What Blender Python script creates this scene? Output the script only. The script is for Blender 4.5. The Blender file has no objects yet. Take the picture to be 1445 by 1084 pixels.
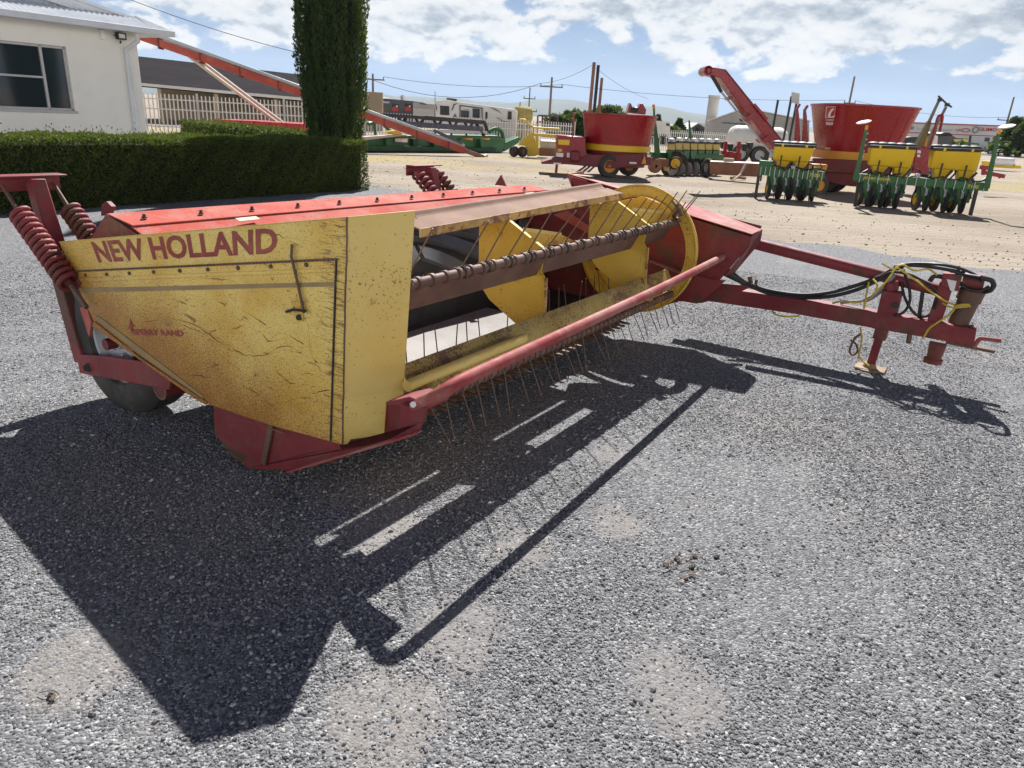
import bpy, bmesh, math, random
import numpy as np
from mathutils import Vector, Matrix, Quaternion
random.seed(7); rng = np.random.default_rng(7)
R_ = math.radians
scene = bpy.context.scene
COL = scene.collection

# ------------------------------------------------------------------ camera
EYE = 1.6
FPX, CX, CY = 1015.0, 722.5, 542.0
_dn = Vector((568 - CX, -(3255 - CY), -FPX)).normalized()
_up = -_dn
_f = Vector((0, 0, -1)); _Y = (_f - _up * _f.dot(_up)).normalized(); _X = _Y.cross(_up)
ROT = Matrix((_X, _Y, _up))                       # camera axes -> world axes
cam_d = bpy.data.cameras.new('camera'); cam = bpy.data.objects.new('camera', cam_d); COL.objects.link(cam)
cam.matrix_world = Matrix.Translation((0, 0, EYE)) @ ROT.to_4x4()
cam_d.sensor_width = 36; cam_d.lens = 36 * FPX / 1445; cam_d.clip_start = 0.05; cam_d.clip_end = 20000
scene.camera = cam

# ------------------------------------------------------------------ light
SUN = Vector((0.145, 0.90, 1.0)).normalized()
SUN_EL = math.asin(SUN.z); SUN_AZ = math.atan2(SUN.x, SUN.y)
sd = bpy.data.lights.new('sun', 'SUN'); sd.energy = 5.0; sd.angle = R_(0.5); sd.color = (1, .975, .945)
sun = bpy.data.objects.new('sun', sd); COL.objects.link(sun); sun.rotation_euler = SUN.to_track_quat('Z', 'Y').to_euler()
vs = scene.view_settings
vs.view_transform = 'Standard'; vs.look = 'None'; vs.gamma = 1.0; vs.exposure = 0.92; vs.use_curve_mapping = False
CLOUD = 8.6

class NT:
    """small helper for node trees"""
    def __init__(s, nt): s.nt = nt; nt.nodes.clear()
    def n(s, t, **kw):
        nd = s.nt.nodes.new(t)
        for k, v in kw.items():
            if k.startswith('i_'):
                nd.inputs[k[2:].replace('_', ' ')].default_value = v
            else: setattr(nd, k, v)
        return nd
    def l(s, a, b): s.nt.links.new(a, b)
    def val(s, sock, x):
        if isinstance(x, (int, float)): sock.default_value = x
        elif isinstance(x, (tuple, list)): sock.default_value = tuple(x) if len(x) != 3 or sock.type == 'VECTOR' else (*x, 1)
        else: s.l(x, sock)
    def math(s, op, a, b=0.0, c=None, clamp=False):
        nd = s.n('ShaderNodeMath', operation=op, use_clamp=clamp)
        s.val(nd.inputs[0], a); s.val(nd.inputs[1], b)
        if c is not None: s.val(nd.inputs[2], c)
        return nd.outputs[0]
    def ss(s, x, lo, hi, a=0.0, b=1.0):
        nd = s.n('ShaderNodeMapRange', interpolation_type='SMOOTHSTEP')
        s.val(nd.inputs[0], x)
        for i, q in enumerate((lo, hi, a, b)): s.val(nd.inputs[i + 1], q)
        return nd.outputs[0]
    def mix(s, f, a, b, mode='MIX'):
        nd = s.n('ShaderNodeMix', data_type='RGBA', blend_type=mode)
        s.val(nd.inputs[0], f); s.val(nd.inputs[6], a); s.val(nd.inputs[7], b)
        return nd.outputs[2]
    def noise(s, vec, scale, detail=4, rough=.55, dist=0.0, out=0):
        nd = s.n('ShaderNodeTexNoise')
        nd.inputs['Scale'].default_value = scale; nd.inputs['Detail'].default_value = detail
        nd.inputs['Roughness'].default_value = rough; nd.inputs['Distortion'].default_value = dist
        if vec is not None: s.l(vec, nd.inputs['Vector'])
        return nd.outputs[out]
    def vor(s, vec, scale, feature='F1', out='Distance', rnd=1.0):
        nd = s.n('ShaderNodeTexVoronoi', feature=feature)
        nd.inputs['Scale'].default_value = scale; nd.inputs['Randomness'].default_value = rnd
        if vec is not None: s.l(vec, nd.inputs['Vector'])
        return nd.outputs[out]
    def ramp(s, x, stops, interp='LINEAR'):
        nd = s.n('ShaderNodeValToRGB'); cr = nd.color_ramp; cr.interpolation = interp
        while len(cr.elements) < len(stops): cr.elements.new(.5)
        for e, (p, c) in zip(cr.elements, stops):
            e.position = p; e.color = (c, c, c, 1) if isinstance(c, (int, float)) else (*c, 1)
        s.val(nd.inputs[0], x); return nd.outputs[0]
    def vmap(s, vec, scale=(1, 1, 1), loc=(0, 0, 0)):
        nd = s.n('ShaderNodeMapping'); s.l(vec, nd.inputs[0])
        nd.inputs['Location'].default_value = loc; nd.inputs['Scale'].default_value = scale
        return nd.outputs[0]

world = bpy.data.worlds.new('World'); scene.world = world; world.use_nodes = True
def build_world():
    t = NT(world.node_tree)
    sky = t.n('ShaderNodeTexSky', sky_type='NISHITA', sun_disc=False)
    sky.sun_elevation = SUN_EL; sky.sun_rotation = SUN_AZ; sky.altitude = 1900; sky.air_density = 1.0; sky.dust_density = .6
    tc = t.n('ShaderNodeTexCoord').outputs['Generated']
    sp = t.n('ShaderNodeSeparateXYZ'); t.l(tc, sp.inputs[0])
    az = t.math('ARCTAN2', sp.outputs[0], sp.outputs[1]); el = t.math('ARCSINE', sp.outputs[2])
    def vec(daz, e, k=1.75):
        c = t.n('ShaderNodeCombineXYZ'); t.l(t.math('ADD', az, daz), c.inputs[0]); t.l(t.math('MULTIPLY', e, k), c.inputs[1]); return c.outputs[0]
    def field(e):
        big = t.noise(vec(3.7, e), 5.2, 2, .5)
        det = t.noise(vec(1.3, e), 15.0, 10, .57, .15)
        return t.math('ADD', t.math('MULTIPLY', big, .45), t.math('MULTIPLY', det, .62))
    f0 = field(el); f1 = field(t.math('ADD', el, .008))
    # banks of cumulus that stand in the sky (azimuth, elevation, widths, lift) in degrees
    def bank(a, e, wa, we, k):
        da = t.math('DIVIDE', t.math('SUBTRACT', az, R_(a)), R_(wa)); de = t.math('DIVIDE', t.math('SUBTRACT', el, R_(e)), R_(we))
        r = t.math('ADD', t.math('MULTIPLY', da, da), t.math('MULTIPLY', de, de))
        return t.math('MULTIPLY', t.math('EXPONENT', t.math('MULTIPLY', r, -1)), k)
    cov = t.ss(el, R_(1.0), R_(4.4), -.22, .065)
    cov = t.math('ADD', cov, t.ss(el, R_(13), R_(34), -.035, -.34))
    cov = t.math('ADD', cov, t.ss(t.math('ABSOLUTE', az), R_(48), R_(70), 0, -.12))
    for b in ((6.8, 8.6, 4.2, 1.6, .22), (13.5, 9.6, 2.2, .8, .14), (20, 8.0, 5, 2.0, .18), (31, 7.4, 9, 2.0, .17), (-12, 5.8, 8, 1.5, .12), (2, 6.2, 10, .8, .07), (2.5, 11.5, 4, 1.0, -.22), (-28, 8, 6, 2, .05)):
        cov = t.math('ADD', cov, bank(*b))
    m = t.math('ADD', f0, cov)
    mask = t.ss(m, .52, .585)
    lit = t.math('ADD', t.math('MULTIPLY', t.math('SUBTRACT', f0, f1), 6.5), .74)
    thick = t.ss(m, .62, .80)
    lit = t.math('SUBTRACT', lit, t.math('MULTIPLY', thick, .55), clamp=True)
    cc = t.ramp(lit, ((0, (.36, .43, .53)), (.35, (.58, .65, .74)), (.62, (.88, .92, .96)), (1, (1.02, 1.02, 1.02))))
    cs = t.n('ShaderNodeVectorMath', operation='SCALE'); t.l(cc, cs.inputs[0]); cs.inputs['Scale'].default_value = CLOUD
    # pale blue air low down, veil of high cloud above
    low = t.ss(el, R_(0), R_(9), 1, 0)
    high = t.mix(t.ss(el, R_(8), R_(38)), (.55, 1.5, 3.9), (.05, .22, 1.05))
    base = t.mix(t.ss(el, R_(5), R_(30), .62, .9), sky.outputs[0], high)
    base = t.mix(t.math('MULTIPLY', low, .78), base, (2.2, 4.3, 7.9))
    veil = t.math('MULTIPLY', t.ss(t.noise(vec(8, el, 3.4), 4.2, 6, .6), .40, .68), t.ss(el, R_(2.6), R_(6), 0, .42))
    veil = t.math('MULTIPLY', veil, t.math('MULTIPLY', t.ss(el, R_(14), R_(30), 1, .05), t.ss(t.math('ABSOLUTE', az), R_(48), R_(70), 1, .25)))
    base = t.mix(veil, base, (5.6, 6.5, 7.4))
    # bright cloud bank added behind the view to light the mower's shaded panel
    back = t.math('MULTIPLY', t.ss(t.math('ABSOLUTE', az), R_(52), R_(84)), t.math('MULTIPLY', t.ss(el, R_(1), R_(5)), t.ss(el, R_(18), R_(11))))
    base = t.mix(t.math('MULTIPLY', back, .9), base, (36.0, 34.0, 31.5))
    out = t.mix(mask, base, cs.outputs[0])
    bg = t.n('ShaderNodeBackground'); t.l(out, bg.inputs[0]); bg.inputs[1].default_value = 0.052
    o = t.n('ShaderNodeOutputWorld'); t.l(bg.outputs[0], o.inputs[0])
build_world()

# ------------------------------------------------------------------ materials
def new_mat(name):
    m = bpy.data.materials.new(name); m.use_nodes = True
    t = NT(m.node_tree); o = t.n('ShaderNodeOutputMaterial'); b = t.n('ShaderNodeBsdfPrincipled'); t.l(b.outputs[0], o.inputs[0])
    tc = t.n('ShaderNodeTexCoord').outputs['Object']
    return m, t, b, tc, o
def paint(name, col, col2=None, rust=0.0, rustcol=(.13, .05, .022), speck=0.0, dirt=.25, rough=.45, scale=1.0, dirtcol=(.28, .21, .14), metal=0.0, bump=.15, spec=.5, streak=0.0):
    """weathered painted metal: faded patches, dust, rust blotches and fine rust specks"""
    m, t, b, tc, o = new_mat(name)
    col2 = col2 or tuple(min(1, c * 1.18 + .015) for c in col)
    c = t.mix(t.ss(t.noise(tc, 2.2 * scale, 5, .6), .35, .68), col, col2)
    c = t.mix(t.math('MULTIPLY', t.ss(t.noise(tc, 5.5 * scale, 8, .68, .4), .45, .75), dirt), c, dirtcol)
    if streak:
        st = t.noise(t.vmap(tc, (9, 9, .8)), 3 * scale, 6, .6)
        c = t.mix(t.math('MULTIPLY', t.ss(st, .55, .75), streak), c, rustcol)
    if rust:
        n1 = t.noise(tc, 3.1 * scale, 9, .72, .6)
        k = t.ss(n1, .70 - .36 * rust, .76 - .30 * rust)
        rc = t.mix(t.noise(tc, 40 * scale, 3), tuple(x * .55 for x in rustcol), tuple(min(1, x * 2.0) for x in rustcol))
        c = t.mix(k, c, rc)
    if speck:
        n2 = t.noise(tc, 95 * scale, 4, .6); n3 = t.ss(t.noise(tc, 2.6 * scale, 4, .6), .30, .70)
        th = t.math('SUBTRACT', .80 - .14 * speck, t.math('MULTIPLY', n3, .16 * speck))
        c = t.mix(t.math('MULTIPLY', t.ss(t.math('SUBTRACT', n2, th), 0, .05), .85), c, rustcol)
    t.l(c, b.inputs['Base Color'])
    r = t.math('ADD', t.math('MULTIPLY', t.noise(tc, 14 * scale, 5), .35), rough - .12, clamp=True)
    t.l(r, b.inputs['Roughness']); b.inputs['Metallic'].default_value = metal
    b.inputs['Specular IOR Level'].default_value = spec
    if bump:
        bp = t.n('ShaderNodeBump'); bp.inputs['Strength'].default_value = bump; bp.inputs['Distance'].default_value = .004
        t.l(t.noise(tc, 30 * scale, 6, .65), bp.inputs['Height']); t.l(bp.outputs[0], b.inputs['Normal'])
    return m
def leaf(name, c1, c2, trans=.35, scale=3.0):
    m, t, b, tc, o = new_mat(name)
    a = t.n('ShaderNodeAttribute', attribute_name='shade').outputs['Fac']
    k = t.math('ADD', t.math('MULTIPLY', a, .7), t.math('MULTIPLY', t.noise(tc, scale, 3), .45), clamp=True)
    c = t.mix(k, c1, c2)
    t.l(c, b.inputs['Base Color']); b.inputs['Roughness'].default_value = .55; b.inputs['Specular IOR Level'].default_value = .3
    tr = t.n('ShaderNodeBsdfTranslucent'); t.l(t.mix(.5, c, (.25, .33, .04)), tr.inputs[0])
    mx = t.n('ShaderNodeMixShader'); mx.inputs[0].default_value = trans
    t.l(b.outputs[0], mx.inputs[1]); t.l(tr.outputs[0], mx.inputs[2]); t.l(mx.outputs[0], o.inputs[0])
    return m
def glass(name, col=(.02, .03, .035), rough=.08):
    m, t, b, tc, o = new_mat(name)
    b.inputs['Base Color'].default_value = (*col, 1); b.inputs['Roughness'].default_value = rough; b.inputs['Specular IOR Level'].default_value = .8
    return m

M = {}
M['red'] = paint('machine_red', (.17, .012, .020), (.24, .035, .038), rust=.50, speck=.8, dirt=.55, dirtcol=(.19, .085, .07), rough=.58, streak=.25, rustcol=(.08, .035, .022))
M['red_top'] = paint('sun_faded_red', (.43, .085, .065), (.48, .16, .13), rust=.14, speck=.8, dirt=.7, dirtcol=(.42, .25, .21), rough=.8, spec=.12)
M['red_pipe'] = paint('faded_red_pipe', (.27, .035, .036), (.36, .15, .13), rust=.26, speck=.7, dirt=.8, dirtcol=(.34, .23, .19), rough=.6, spec=.25)
M['red_dark'] = paint('dull_dark_red', (.13, .012, .018), (.18, .03, .03), rust=.45, speck=.5, dirt=.4, dirtcol=(.12, .07, .06), rough=.55)
M['yel'] = paint('machine_yellow', (.62, .40, .045), (.70, .48, .08), rust=.27, speck=.9, dirt=.25, dirtcol=(.40, .25, .07), rough=.5, rustcol=(.17, .06, .02))
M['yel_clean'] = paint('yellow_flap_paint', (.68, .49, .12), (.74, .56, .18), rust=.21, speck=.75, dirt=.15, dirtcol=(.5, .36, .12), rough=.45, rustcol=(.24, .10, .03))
M['rust'] = paint('worn_rusty_steel', (.105, .052, .042), (.17, .095, .072), rust=.3, speck=.6, dirt=.35, dirtcol=(.33, .18, .07), rustcol=(.20, .09, .03), rough=.6, bump=.3)
M['yel_dirty'] = paint('grimy_yellow', (.40, .28, .055), (.48, .36, .09), rust=.46, speck=1.3, dirt=.5, dirtcol=(.26, .17, .05), rough=.55, rustcol=(.14, .06, .022))
M['rail'] = paint('rust_brown_rail', (.23, .15, .115), (.31, .21, .165), rust=.16, speck=.6, dirt=.4, dirtcol=(.30, .19, .09), rustcol=(.11, .055, .03), rough=.8, bump=.1, spec=.15)
M['edge'] = paint('chipped_yellow_edge', (.58, .36, .10), (.62, .42, .16), rust=.52, speck=1.0, dirt=.4, dirtcol=(.42, .22, .07), rustcol=(.17, .07, .03), rough=.55, scale=2.5)
M['brownish'] = paint('dusty_brown_steel', (.20, .13, .08), (.30, .21, .13), rust=.3, dirt=.5, rough=.7)
M['litter'] = paint('yard_stone', (.16, .13, .10), (.34, .29, .23), rough=.95, dirt=.5, dirtcol=(.12, .10, .08), scale=.8)
M['clod'] = paint('dry_clod', (.10, .075, .055), (.17, .13, .10), rough=.95, dirt=.4)
M['tine'] = paint('tine_wire', (.09, .06, .045), (.17, .12, .09), rust=.4, rough=.5, scale=4)
M['steel'] = paint('bare_steel', (.34, .33, .32), (.42, .41, .39), rust=.12, dirt=.3, rough=.35, metal=.5)
M['pan'] = paint('polished_pan', (.30, .285, .27), (.37, .355, .34), rust=.06, dirt=.35, dirtcol=(.20, .17, .14), rough=.85, bump=.05, spec=.08)
M['black'] = paint('dull_black', (.018, .018, .02), (.035, .034, .035), dirt=.35, dirtcol=(.07, .06, .055), rough=.6)
M['rubber'] = paint('roll_rubber', (.03, .032, .037), (.06, .063, .068), dirt=.35, dirtcol=(.12, .115, .11), rough=.36, spec=.8)
M['lug'] = paint('dusty_sky_tinted_lug', (.14, .148, .16), (.20, .208, .215), dirt=.4, dirtcol=(.24, .23, .22), rough=.4, spec=.7, bump=.1)  # dust, plus the sky's bluish reflection put into the colour
M['tyre'] = paint('tyre_rubber', (.03, .029, .028), (.05, .048, .045), dirt=.7, dirtcol=(.15, .13, .11), rough=.8, bump=.4)
M['hose'] = paint('hose_rubber', (.012, .012, .013), (.025, .025, .026), dirt=.2, dirtcol=(.08, .07, .06), rough=.5, bump=0)
M['rimw'] = paint('pale_grey_rim', (.46, .48, .51), (.54, .56, .58), rust=.2, dirt=.3, rough=.5)
M['rope'] = paint('yellow_rope', (.55, .40, .04), (.62, .48, .08), dirt=.5, dirtcol=(.16, .11, .04), rough=.8, scale=8)
M['letter'] = paint('dark_red_lettering', (.26, .022, .026), (.31, .045, .045), rust=0, speck=.3, dirt=.35, dirtcol=(.42, .24, .09), rough=.5, bump=0)
M['scratch'] = paint('rust_scratch', (.16, .06, .018), (.30, .14, .04), dirt=.5, dirtcol=(.5, .3, .06), scale=3, rough=.7, bump=0)
M['stripe'] = paint('grey_scuffed_stripe', (.26, .19, .10), (.34, .25, .11), speck=.5, dirt=.5, dirtcol=(.45, .32, .12), rough=.6, bump=0)
M['wear'] = paint('scraped_brown_steel', (.10, .055, .035), (.15, .085, .055), rust=.3, rough=.6)
M['white'] = paint('white_paint', (.74, .74, .72), (.80, .80, .78), dirt=.2, rough=.45, bump=0)
M['decal'] = paint('cream_decal', (.33, .26, .13), (.38, .31, .17), dirt=.3, rough=.5, bump=0)
M['sleeve'] = paint('blue_grey_sleeve', (.21, .25, .31), (.30, .34, .40), dirt=.3, rough=.6, bump=0)

def panel_mat():
    m, t, b, tc, o = new_mat('weathered_yellow_panel')
    sp = t.n('ShaderNodeSeparateXYZ'); t.l(tc, sp.inputs[0])     # x = travel direction, z = height
    c = t.mix(t.ss(t.noise(tc, 3.0, 6, .6), .35, .65), (.74, .48, .08), (.84, .64, .18))
    # old rust stain spreading over the lower rear half
    low = t.math('ADD', t.math('MULTIPLY', sp.outputs[2], -1.9), t.math('MULTIPLY', sp.outputs[0], -.42))
    st = t.ss(t.math('ADD', low, t.math('MULTIPLY', t.noise(tc, 4, 8, .65), .9)), -.95, .22)
    c = t.mix(t.math('MULTIPLY', st, .90), c, (.40, .165, .016))
    c = t.mix(t.math('MULTIPLY', t.ss(t.noise(tc, 7, 9, .7, .8), .50, .70), .40), c, (.58, .36, .07))
    n2 = t.noise(tc, 135, 5, .64)
    th = t.math('SUBTRACT', .572, t.math('MULTIPLY', st, .105))
    c = t.mix(t.math('MULTIPLY', t.ss(t.math('SUBTRACT', n2, th), 0, .05), .8), c, (.20, .075, .018))
    n3 = t.noise(t.vmap(tc, (1, 1, 3.2)), 9, 9, .72, .9)
    c = t.mix(t.math('MULTIPLY', t.ss(n3, .60, .655), .85), c, (.20, .075, .018))
    # rust creeping in along the folded front edge
    ed = t.math('ADD', t.math('SUBTRACT', .245, sp.outputs[0]), t.math('MULTIPLY', t.math('SUBTRACT', t.noise(t.vmap(tc, (2, 2, 9)), 9, 6, .7), .5), .34))
    streaks = t.ss(t.noise(t.vmap(tc, (1.2, 1, 16)), 10, 6, .75), .50, .58)
    c = t.mix(t.math('MULTIPLY', t.math('MULTIPLY', t.ss(ed, .09, .0), streaks), .85), c, (.19, .08, .025))
    t.l(c, b.inputs['Base Color']); b.inputs['Roughness'].default_value = .5
    bp = t.n('ShaderNodeBump'); bp.inputs['Strength'].default_value = .5; bp.inputs['Distance'].default_value = .02
    t.l(t.math('ADD', t.noise(tc, 3.2, 3), t.math('MULTIPLY', t.noise(tc, 60, 4), .05)), bp.inputs['Height']); t.l(bp.outputs[0], b.inputs['Normal'])
    return m
M['panel'] = panel_mat()

# ------------------------------------------------------------------ pixel rays of the photograph -> points at real distances
def ray(px, py): return ROT @ Vector((px - CX, -(py - CY), -FPX))
EYEV = Vector((0, 0, EYE))
def W(px, py, Y):
    d = ray(px, py); return EYEV + d * (Y / d.y)
def G(px, py, z=0.0):
    d = ray(px, py); return EYEV + d * ((z - EYE) / d.z)
def HX(px, Y):
    """ground point under a picture column at depth Y"""
    p = W(px, 165, Y); return Vector((p.x, p.y, 0))
# machine frame: v = travel direction, a = along the header (near to far), z = up
TH = R_(32.32)
UA = Vector((math.sin(TH), math.cos(TH), 0)); VA = Vector((math.cos(TH), -math.sin(TH), 0))
MO = UA * 1.88 + VA * -2.2
def L(v, a, z): return MO + VA * v + UA * a + Vector((0, 0, z))
def plane(px, py, p0, n):
    d = ray(px, py); return EYEV + d * ((p0 - EYEV).dot(n) / d.dot(n))
def u(px, py, a): return plane(px, py, MO + UA * a, UA)
def vv(px, py, v): return plane(px, py, MO + VA * v, VA)

# ------------------------------------------------------------------ mesh building
XF = {}
def setp(o, label=None, cat=None, group=None, kind=None):
    if label: o['label'] = label
    if cat: o['category'] = cat
    if group: o['group'] = group
    if kind: o['kind'] = kind
    return o
def root(name, loc, label, cat, group=None, rz=0.0):
    o = bpy.data.objects.new(name, None); COL.objects.link(o); o.empty_display_size = .2
    o.location = loc; o.rotation_euler = (0, 0, rz)
    XF[o.name] = Matrix.Translation(loc) @ Matrix.Rotation(rz, 4, 'Z')
    return setp(o, label, cat, group)
class MB:
    def __init__(s): s.v = []; s.f = []
    def add(s, vs, fs):
        k = len(s.v); s.v += [Vector(p) for p in vs]; s.f += [tuple(i + k for i in f) for f in fs]; return s
    def box(s, c, sz, ax=None):
        ax = ax or (Vector((1, 0, 0)), Vector((0, 1, 0)), Vector((0, 0, 1)))
        c = Vector(c); h = [x / 2 for x in sz]
        vs = [c + ax[0] * (i * h[0]) + ax[1] * (j * h[1]) + ax[2] * (k * h[2]) for k in (-1, 1) for j in (-1, 1) for i in (-1, 1)]
        return s.add(vs, [(0, 2, 3, 1), (4, 5, 7, 6), (0, 1, 5, 4), (2, 6, 7, 3), (0, 4, 6, 2), (1, 3, 7, 5)])
    def beam(s, p0, p1, w, h, up=Vector((0, 0, 1)), w1=None, h1=None):
        p0 = Vector(p0); p1 = Vector(p1); d = (p1 - p0).normalized(); sd = d.cross(up).normalized(); u2 = sd.cross(d)
        w1 = w if w1 is None else w1; h1 = h if h1 is None else h1
        vs = []
        for p, ww, hh in ((p0, w, h), (p1, w1, h1)):
            vs += [p - sd * ww / 2 - u2 * hh / 2, p + sd * ww / 2 - u2 * hh / 2, p + sd * ww / 2 + u2 * hh / 2, p - sd * ww / 2 + u2 * hh / 2]
        return s.add(vs, [(3, 2, 1, 0), (4, 5, 6, 7), (0, 1, 5, 4), (1, 2, 6, 5), (2, 3, 7, 6), (3, 0, 4, 7)])
    def prism(s, pts, ext):
        pts = [Vector(p) for p in pts]; ext = Vector(ext); n = len(pts)
        nm = Vector((0, 0, 0))
        for i in range(n):
            nm += (pts[i] - pts[0]).cross(pts[(i + 1) % n] - pts[0])
        if nm.dot(ext) > 0: pts = pts[::-1]
        return s.add(pts + [p + ext for p in pts], [tuple(range(n)), tuple(range(2 * n - 1, n - 1, -1))] + [((i + 1) % n, i, i + n, (i + 1) % n + n) for i in range(n)])
    def tube(s, pts, r, n=8, closed=False):
        pts = [Vector(p) for p in pts]; m = len(pts); k0 = len(s.v)
        rs = r if isinstance(r, (list, tuple)) else [r] * m
        t0 = (pts[1] - pts[0]).normalized()
        x = t0.orthogonal().normalized()
        for i, p in enumerate(pts):
            if closed: t = (pts[(i + 1) % m] - pts[i - 1]).normalized()
            else: t = (pts[min(i + 1, m - 1)] - pts[max(i - 1, 0)]).normalized()
            x = (x - t * x.dot(t)).normalized(); y = t.cross(x)
            s.v += [p + (x * math.cos(2 * math.pi * j / n) + y * math.sin(2 * math.pi * j / n)) * rs[i] for j in range(n)]
        for i in range(m if closed else m - 1):
            a = k0 + i * n; b = k0 + ((i + 1) % m) * n
            s.f += [(a + j, a + (j + 1) % n, b + (j + 1) % n, b + j) for j in range(n)]
        if not closed:
            s.f.append(tuple(k0 + j for j in range(n - 1, -1, -1))); s.f.append(tuple(k0 + (m - 1) * n + j for j in range(n)))
        return s
    def cyl(s, p0, p1, r0, r1=None, n=16): return s.tube([p0, p1], [r0, r0 if r1 is None else r1], n)
    def lathe(s, prof, c, ax, n=32):
        """profile of (radius, offset along axis)"""
        c = Vector(c); ax = Vector(ax).normalized(); x = ax.orthogonal().normalized(); y = ax.cross(x); k0 = len(s.v); m = len(prof)
        for r, o in prof:
            s.v += [c + ax * o + (x * math.cos(2 * math.pi * j / n) + y * math.sin(2 * math.pi * j / n)) * max(r, 1e-4) for j in range(n)]
        for i in range(m - 1):
            a = k0 + i * n; b = a + n
            s.f += [(a + j, a + (j + 1) % n, b + (j + 1) % n, b + j) for j in range(n)]
        return s
    def build(s, name, mat, parent=None, smooth=False, bevel=0.0, seg=2, sharp=35):
        me = bpy.data.meshes.new(name)
        inv = XF[parent.name].inverted() if parent else Matrix()
        me.from_pydata([inv @ p for p in s.v], [], s.f); me.materials.append(mat)
        bm = bmesh.new(); bm.from_mesh(me); bmesh.ops.recalc_face_normals(bm, faces=bm.faces[:]); bm.to_mesh(me); bm.free()
        o = bpy.data.objects.new(name, me); COL.objects.link(o)
        if parent: o.parent = parent; XF[o.name] = XF[parent.name]
        else: XF[o.name] = Matrix()
        if smooth or bevel: me.shade_smooth(); me.set_sharp_from_angle(angle=R_(sharp))
        if bevel:
            b = o.modifiers.new('bevel', 'BEVEL'); b.width = bevel; b.segments = seg; b.limit_method = 'ANGLE'; b.angle_limit = R_(40); b.harden_normals = False
        return o
def smooth_path(pts, k=6):
    """Catmull-Rom through the points"""
    pts = [Vector(p) for p in pts]; P = [pts[0] * 2 - pts[1]] + pts + [pts[-1] * 2 - pts[-2]]; out = []
    for i in range(1, len(P) - 2):
        for j in range(k):
            t = j / k; a, b, c, d = P[i - 1], P[i], P[i + 1], P[i + 2]
            out.append(.5 * ((2 * b) + (c - a) * t + (2 * a - 5 * b + 4 * c - d) * t * t + (3 * b - a - 3 * c + d) * t ** 3))
    out.append(pts[-1]); return out
def helix(p0, p1, r, turns, wr, n=6, seg=14):
    p0 = Vector(p0); p1 = Vector(p1); d = p1 - p0; t = d.normalized(); x = t.orthogonal().normalized(); y = t.cross(x); m = int(turns * seg)
    return MB().tube([p0 + d * (i / m) + (x * math.cos(2 * math.pi * i / seg) + y * math.sin(2 * math.pi * i / seg)) * r for i in range(m + 1)], wr, n)
def lettering(body, quad, mat, parent, name='lettering', bold=.02, thick=.002, out=None, slack=0):
    """text as thin raised letters filling the quad bl, br, tr, tl"""
    cu = bpy.data.curves.new(name, 'FONT'); cu.body = body; cu.size = 1; cu.offset = bold; cu.resolution_u = 3
    tmp = bpy.data.objects.new('tmp', cu); COL.objects.link(tmp)
    dg = bpy.context.evaluated_depsgraph_get(); me = bpy.data.meshes.new_from_object(tmp.evaluated_get(dg))
    bpy.data.objects.remove(tmp); co = [v.co.copy() for v in me.vertices]; fs = [tuple(p.vertices) for p in me.polygons]
    bpy.data.meshes.remove(me)
    x0 = min(c.x for c in co); x1 = max(c.x for c in co); y0 = min(c.y for c in co); y1 = max(c.y for c in co)
    bl, br, tr, tl = [Vector(q) for q in quad]
    n = out if out is not None else (br - bl).cross(tl - bl).normalized()
    if n.dot(EYEV - bl) < 0: n = -n
    vs = []
    for c in co:
        s_ = (c.x - x0) / (x1 - x0); t_ = (c.y - y0) / (y1 - y0)
        vs.append((bl * (1 - s_) + br * s_) * (1 - t_) + (tl * (1 - s_) + tr * s_) * t_ + n * thick)
    return MB().add(vs, fs).build(name, mat, parent)
def quads(n, P, D, size, shape=1.6, tilt=None):
    """n leaf quads: centres P, long axis D (n,3), returns verts (4n,3)"""
    D = D / np.linalg.norm(D, axis=1, keepdims=True); Q = rng.normal(size=(n, 3)); S = np.cross(D, Q); S /= np.linalg.norm(S, axis=1, keepdims=True)
    l = (size * rng.uniform(.6, 1.3, n))[:, None]; w = l / shape
    return np.stack([P - S * w * .5, P - D * l * .1 + S * w * .5 , P + D * l + S * w * .18, P + D * l * .9 - S * w * .4], 1).reshape(-1, 3)
def leaf_mesh(name, V, mat, parent, shade=None):
    n = len(V) // 4; me = bpy.data.meshes.new(name)
    inv = np.array(XF[parent.name].inverted()) if parent else np.eye(4)
    V = V @ inv[:3, :3].T + inv[:3, 3]
    me.vertices.add(4 * n); me.vertices.foreach_set('co', V.astype(np.float32).ravel())
    me.loops.add(4 * n); me.loops.foreach_set('vertex_index', np.arange(4 * n, dtype=np.int32))
    me.polygons.add(n); me.polygons.foreach_set('loop_start', np.arange(0, 4 * n, 4, dtype=np.int32)); me.polygons.foreach_set('loop_total', np.full(n, 4, dtype=np.int32))
    at = me.attributes.new('shade', 'FLOAT', 'FACE'); at.data.foreach_set('value', (shade if shade is not None else rng.uniform(0, 1, n)).astype(np.float32))
    me.update(calc_edges=True); me.materials.append(mat)
    o = bpy.data.objects.new(name, me); COL.objects.link(o)
    if parent: o.parent = parent; XF[o.name] = XF[parent.name]
    return o
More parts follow.
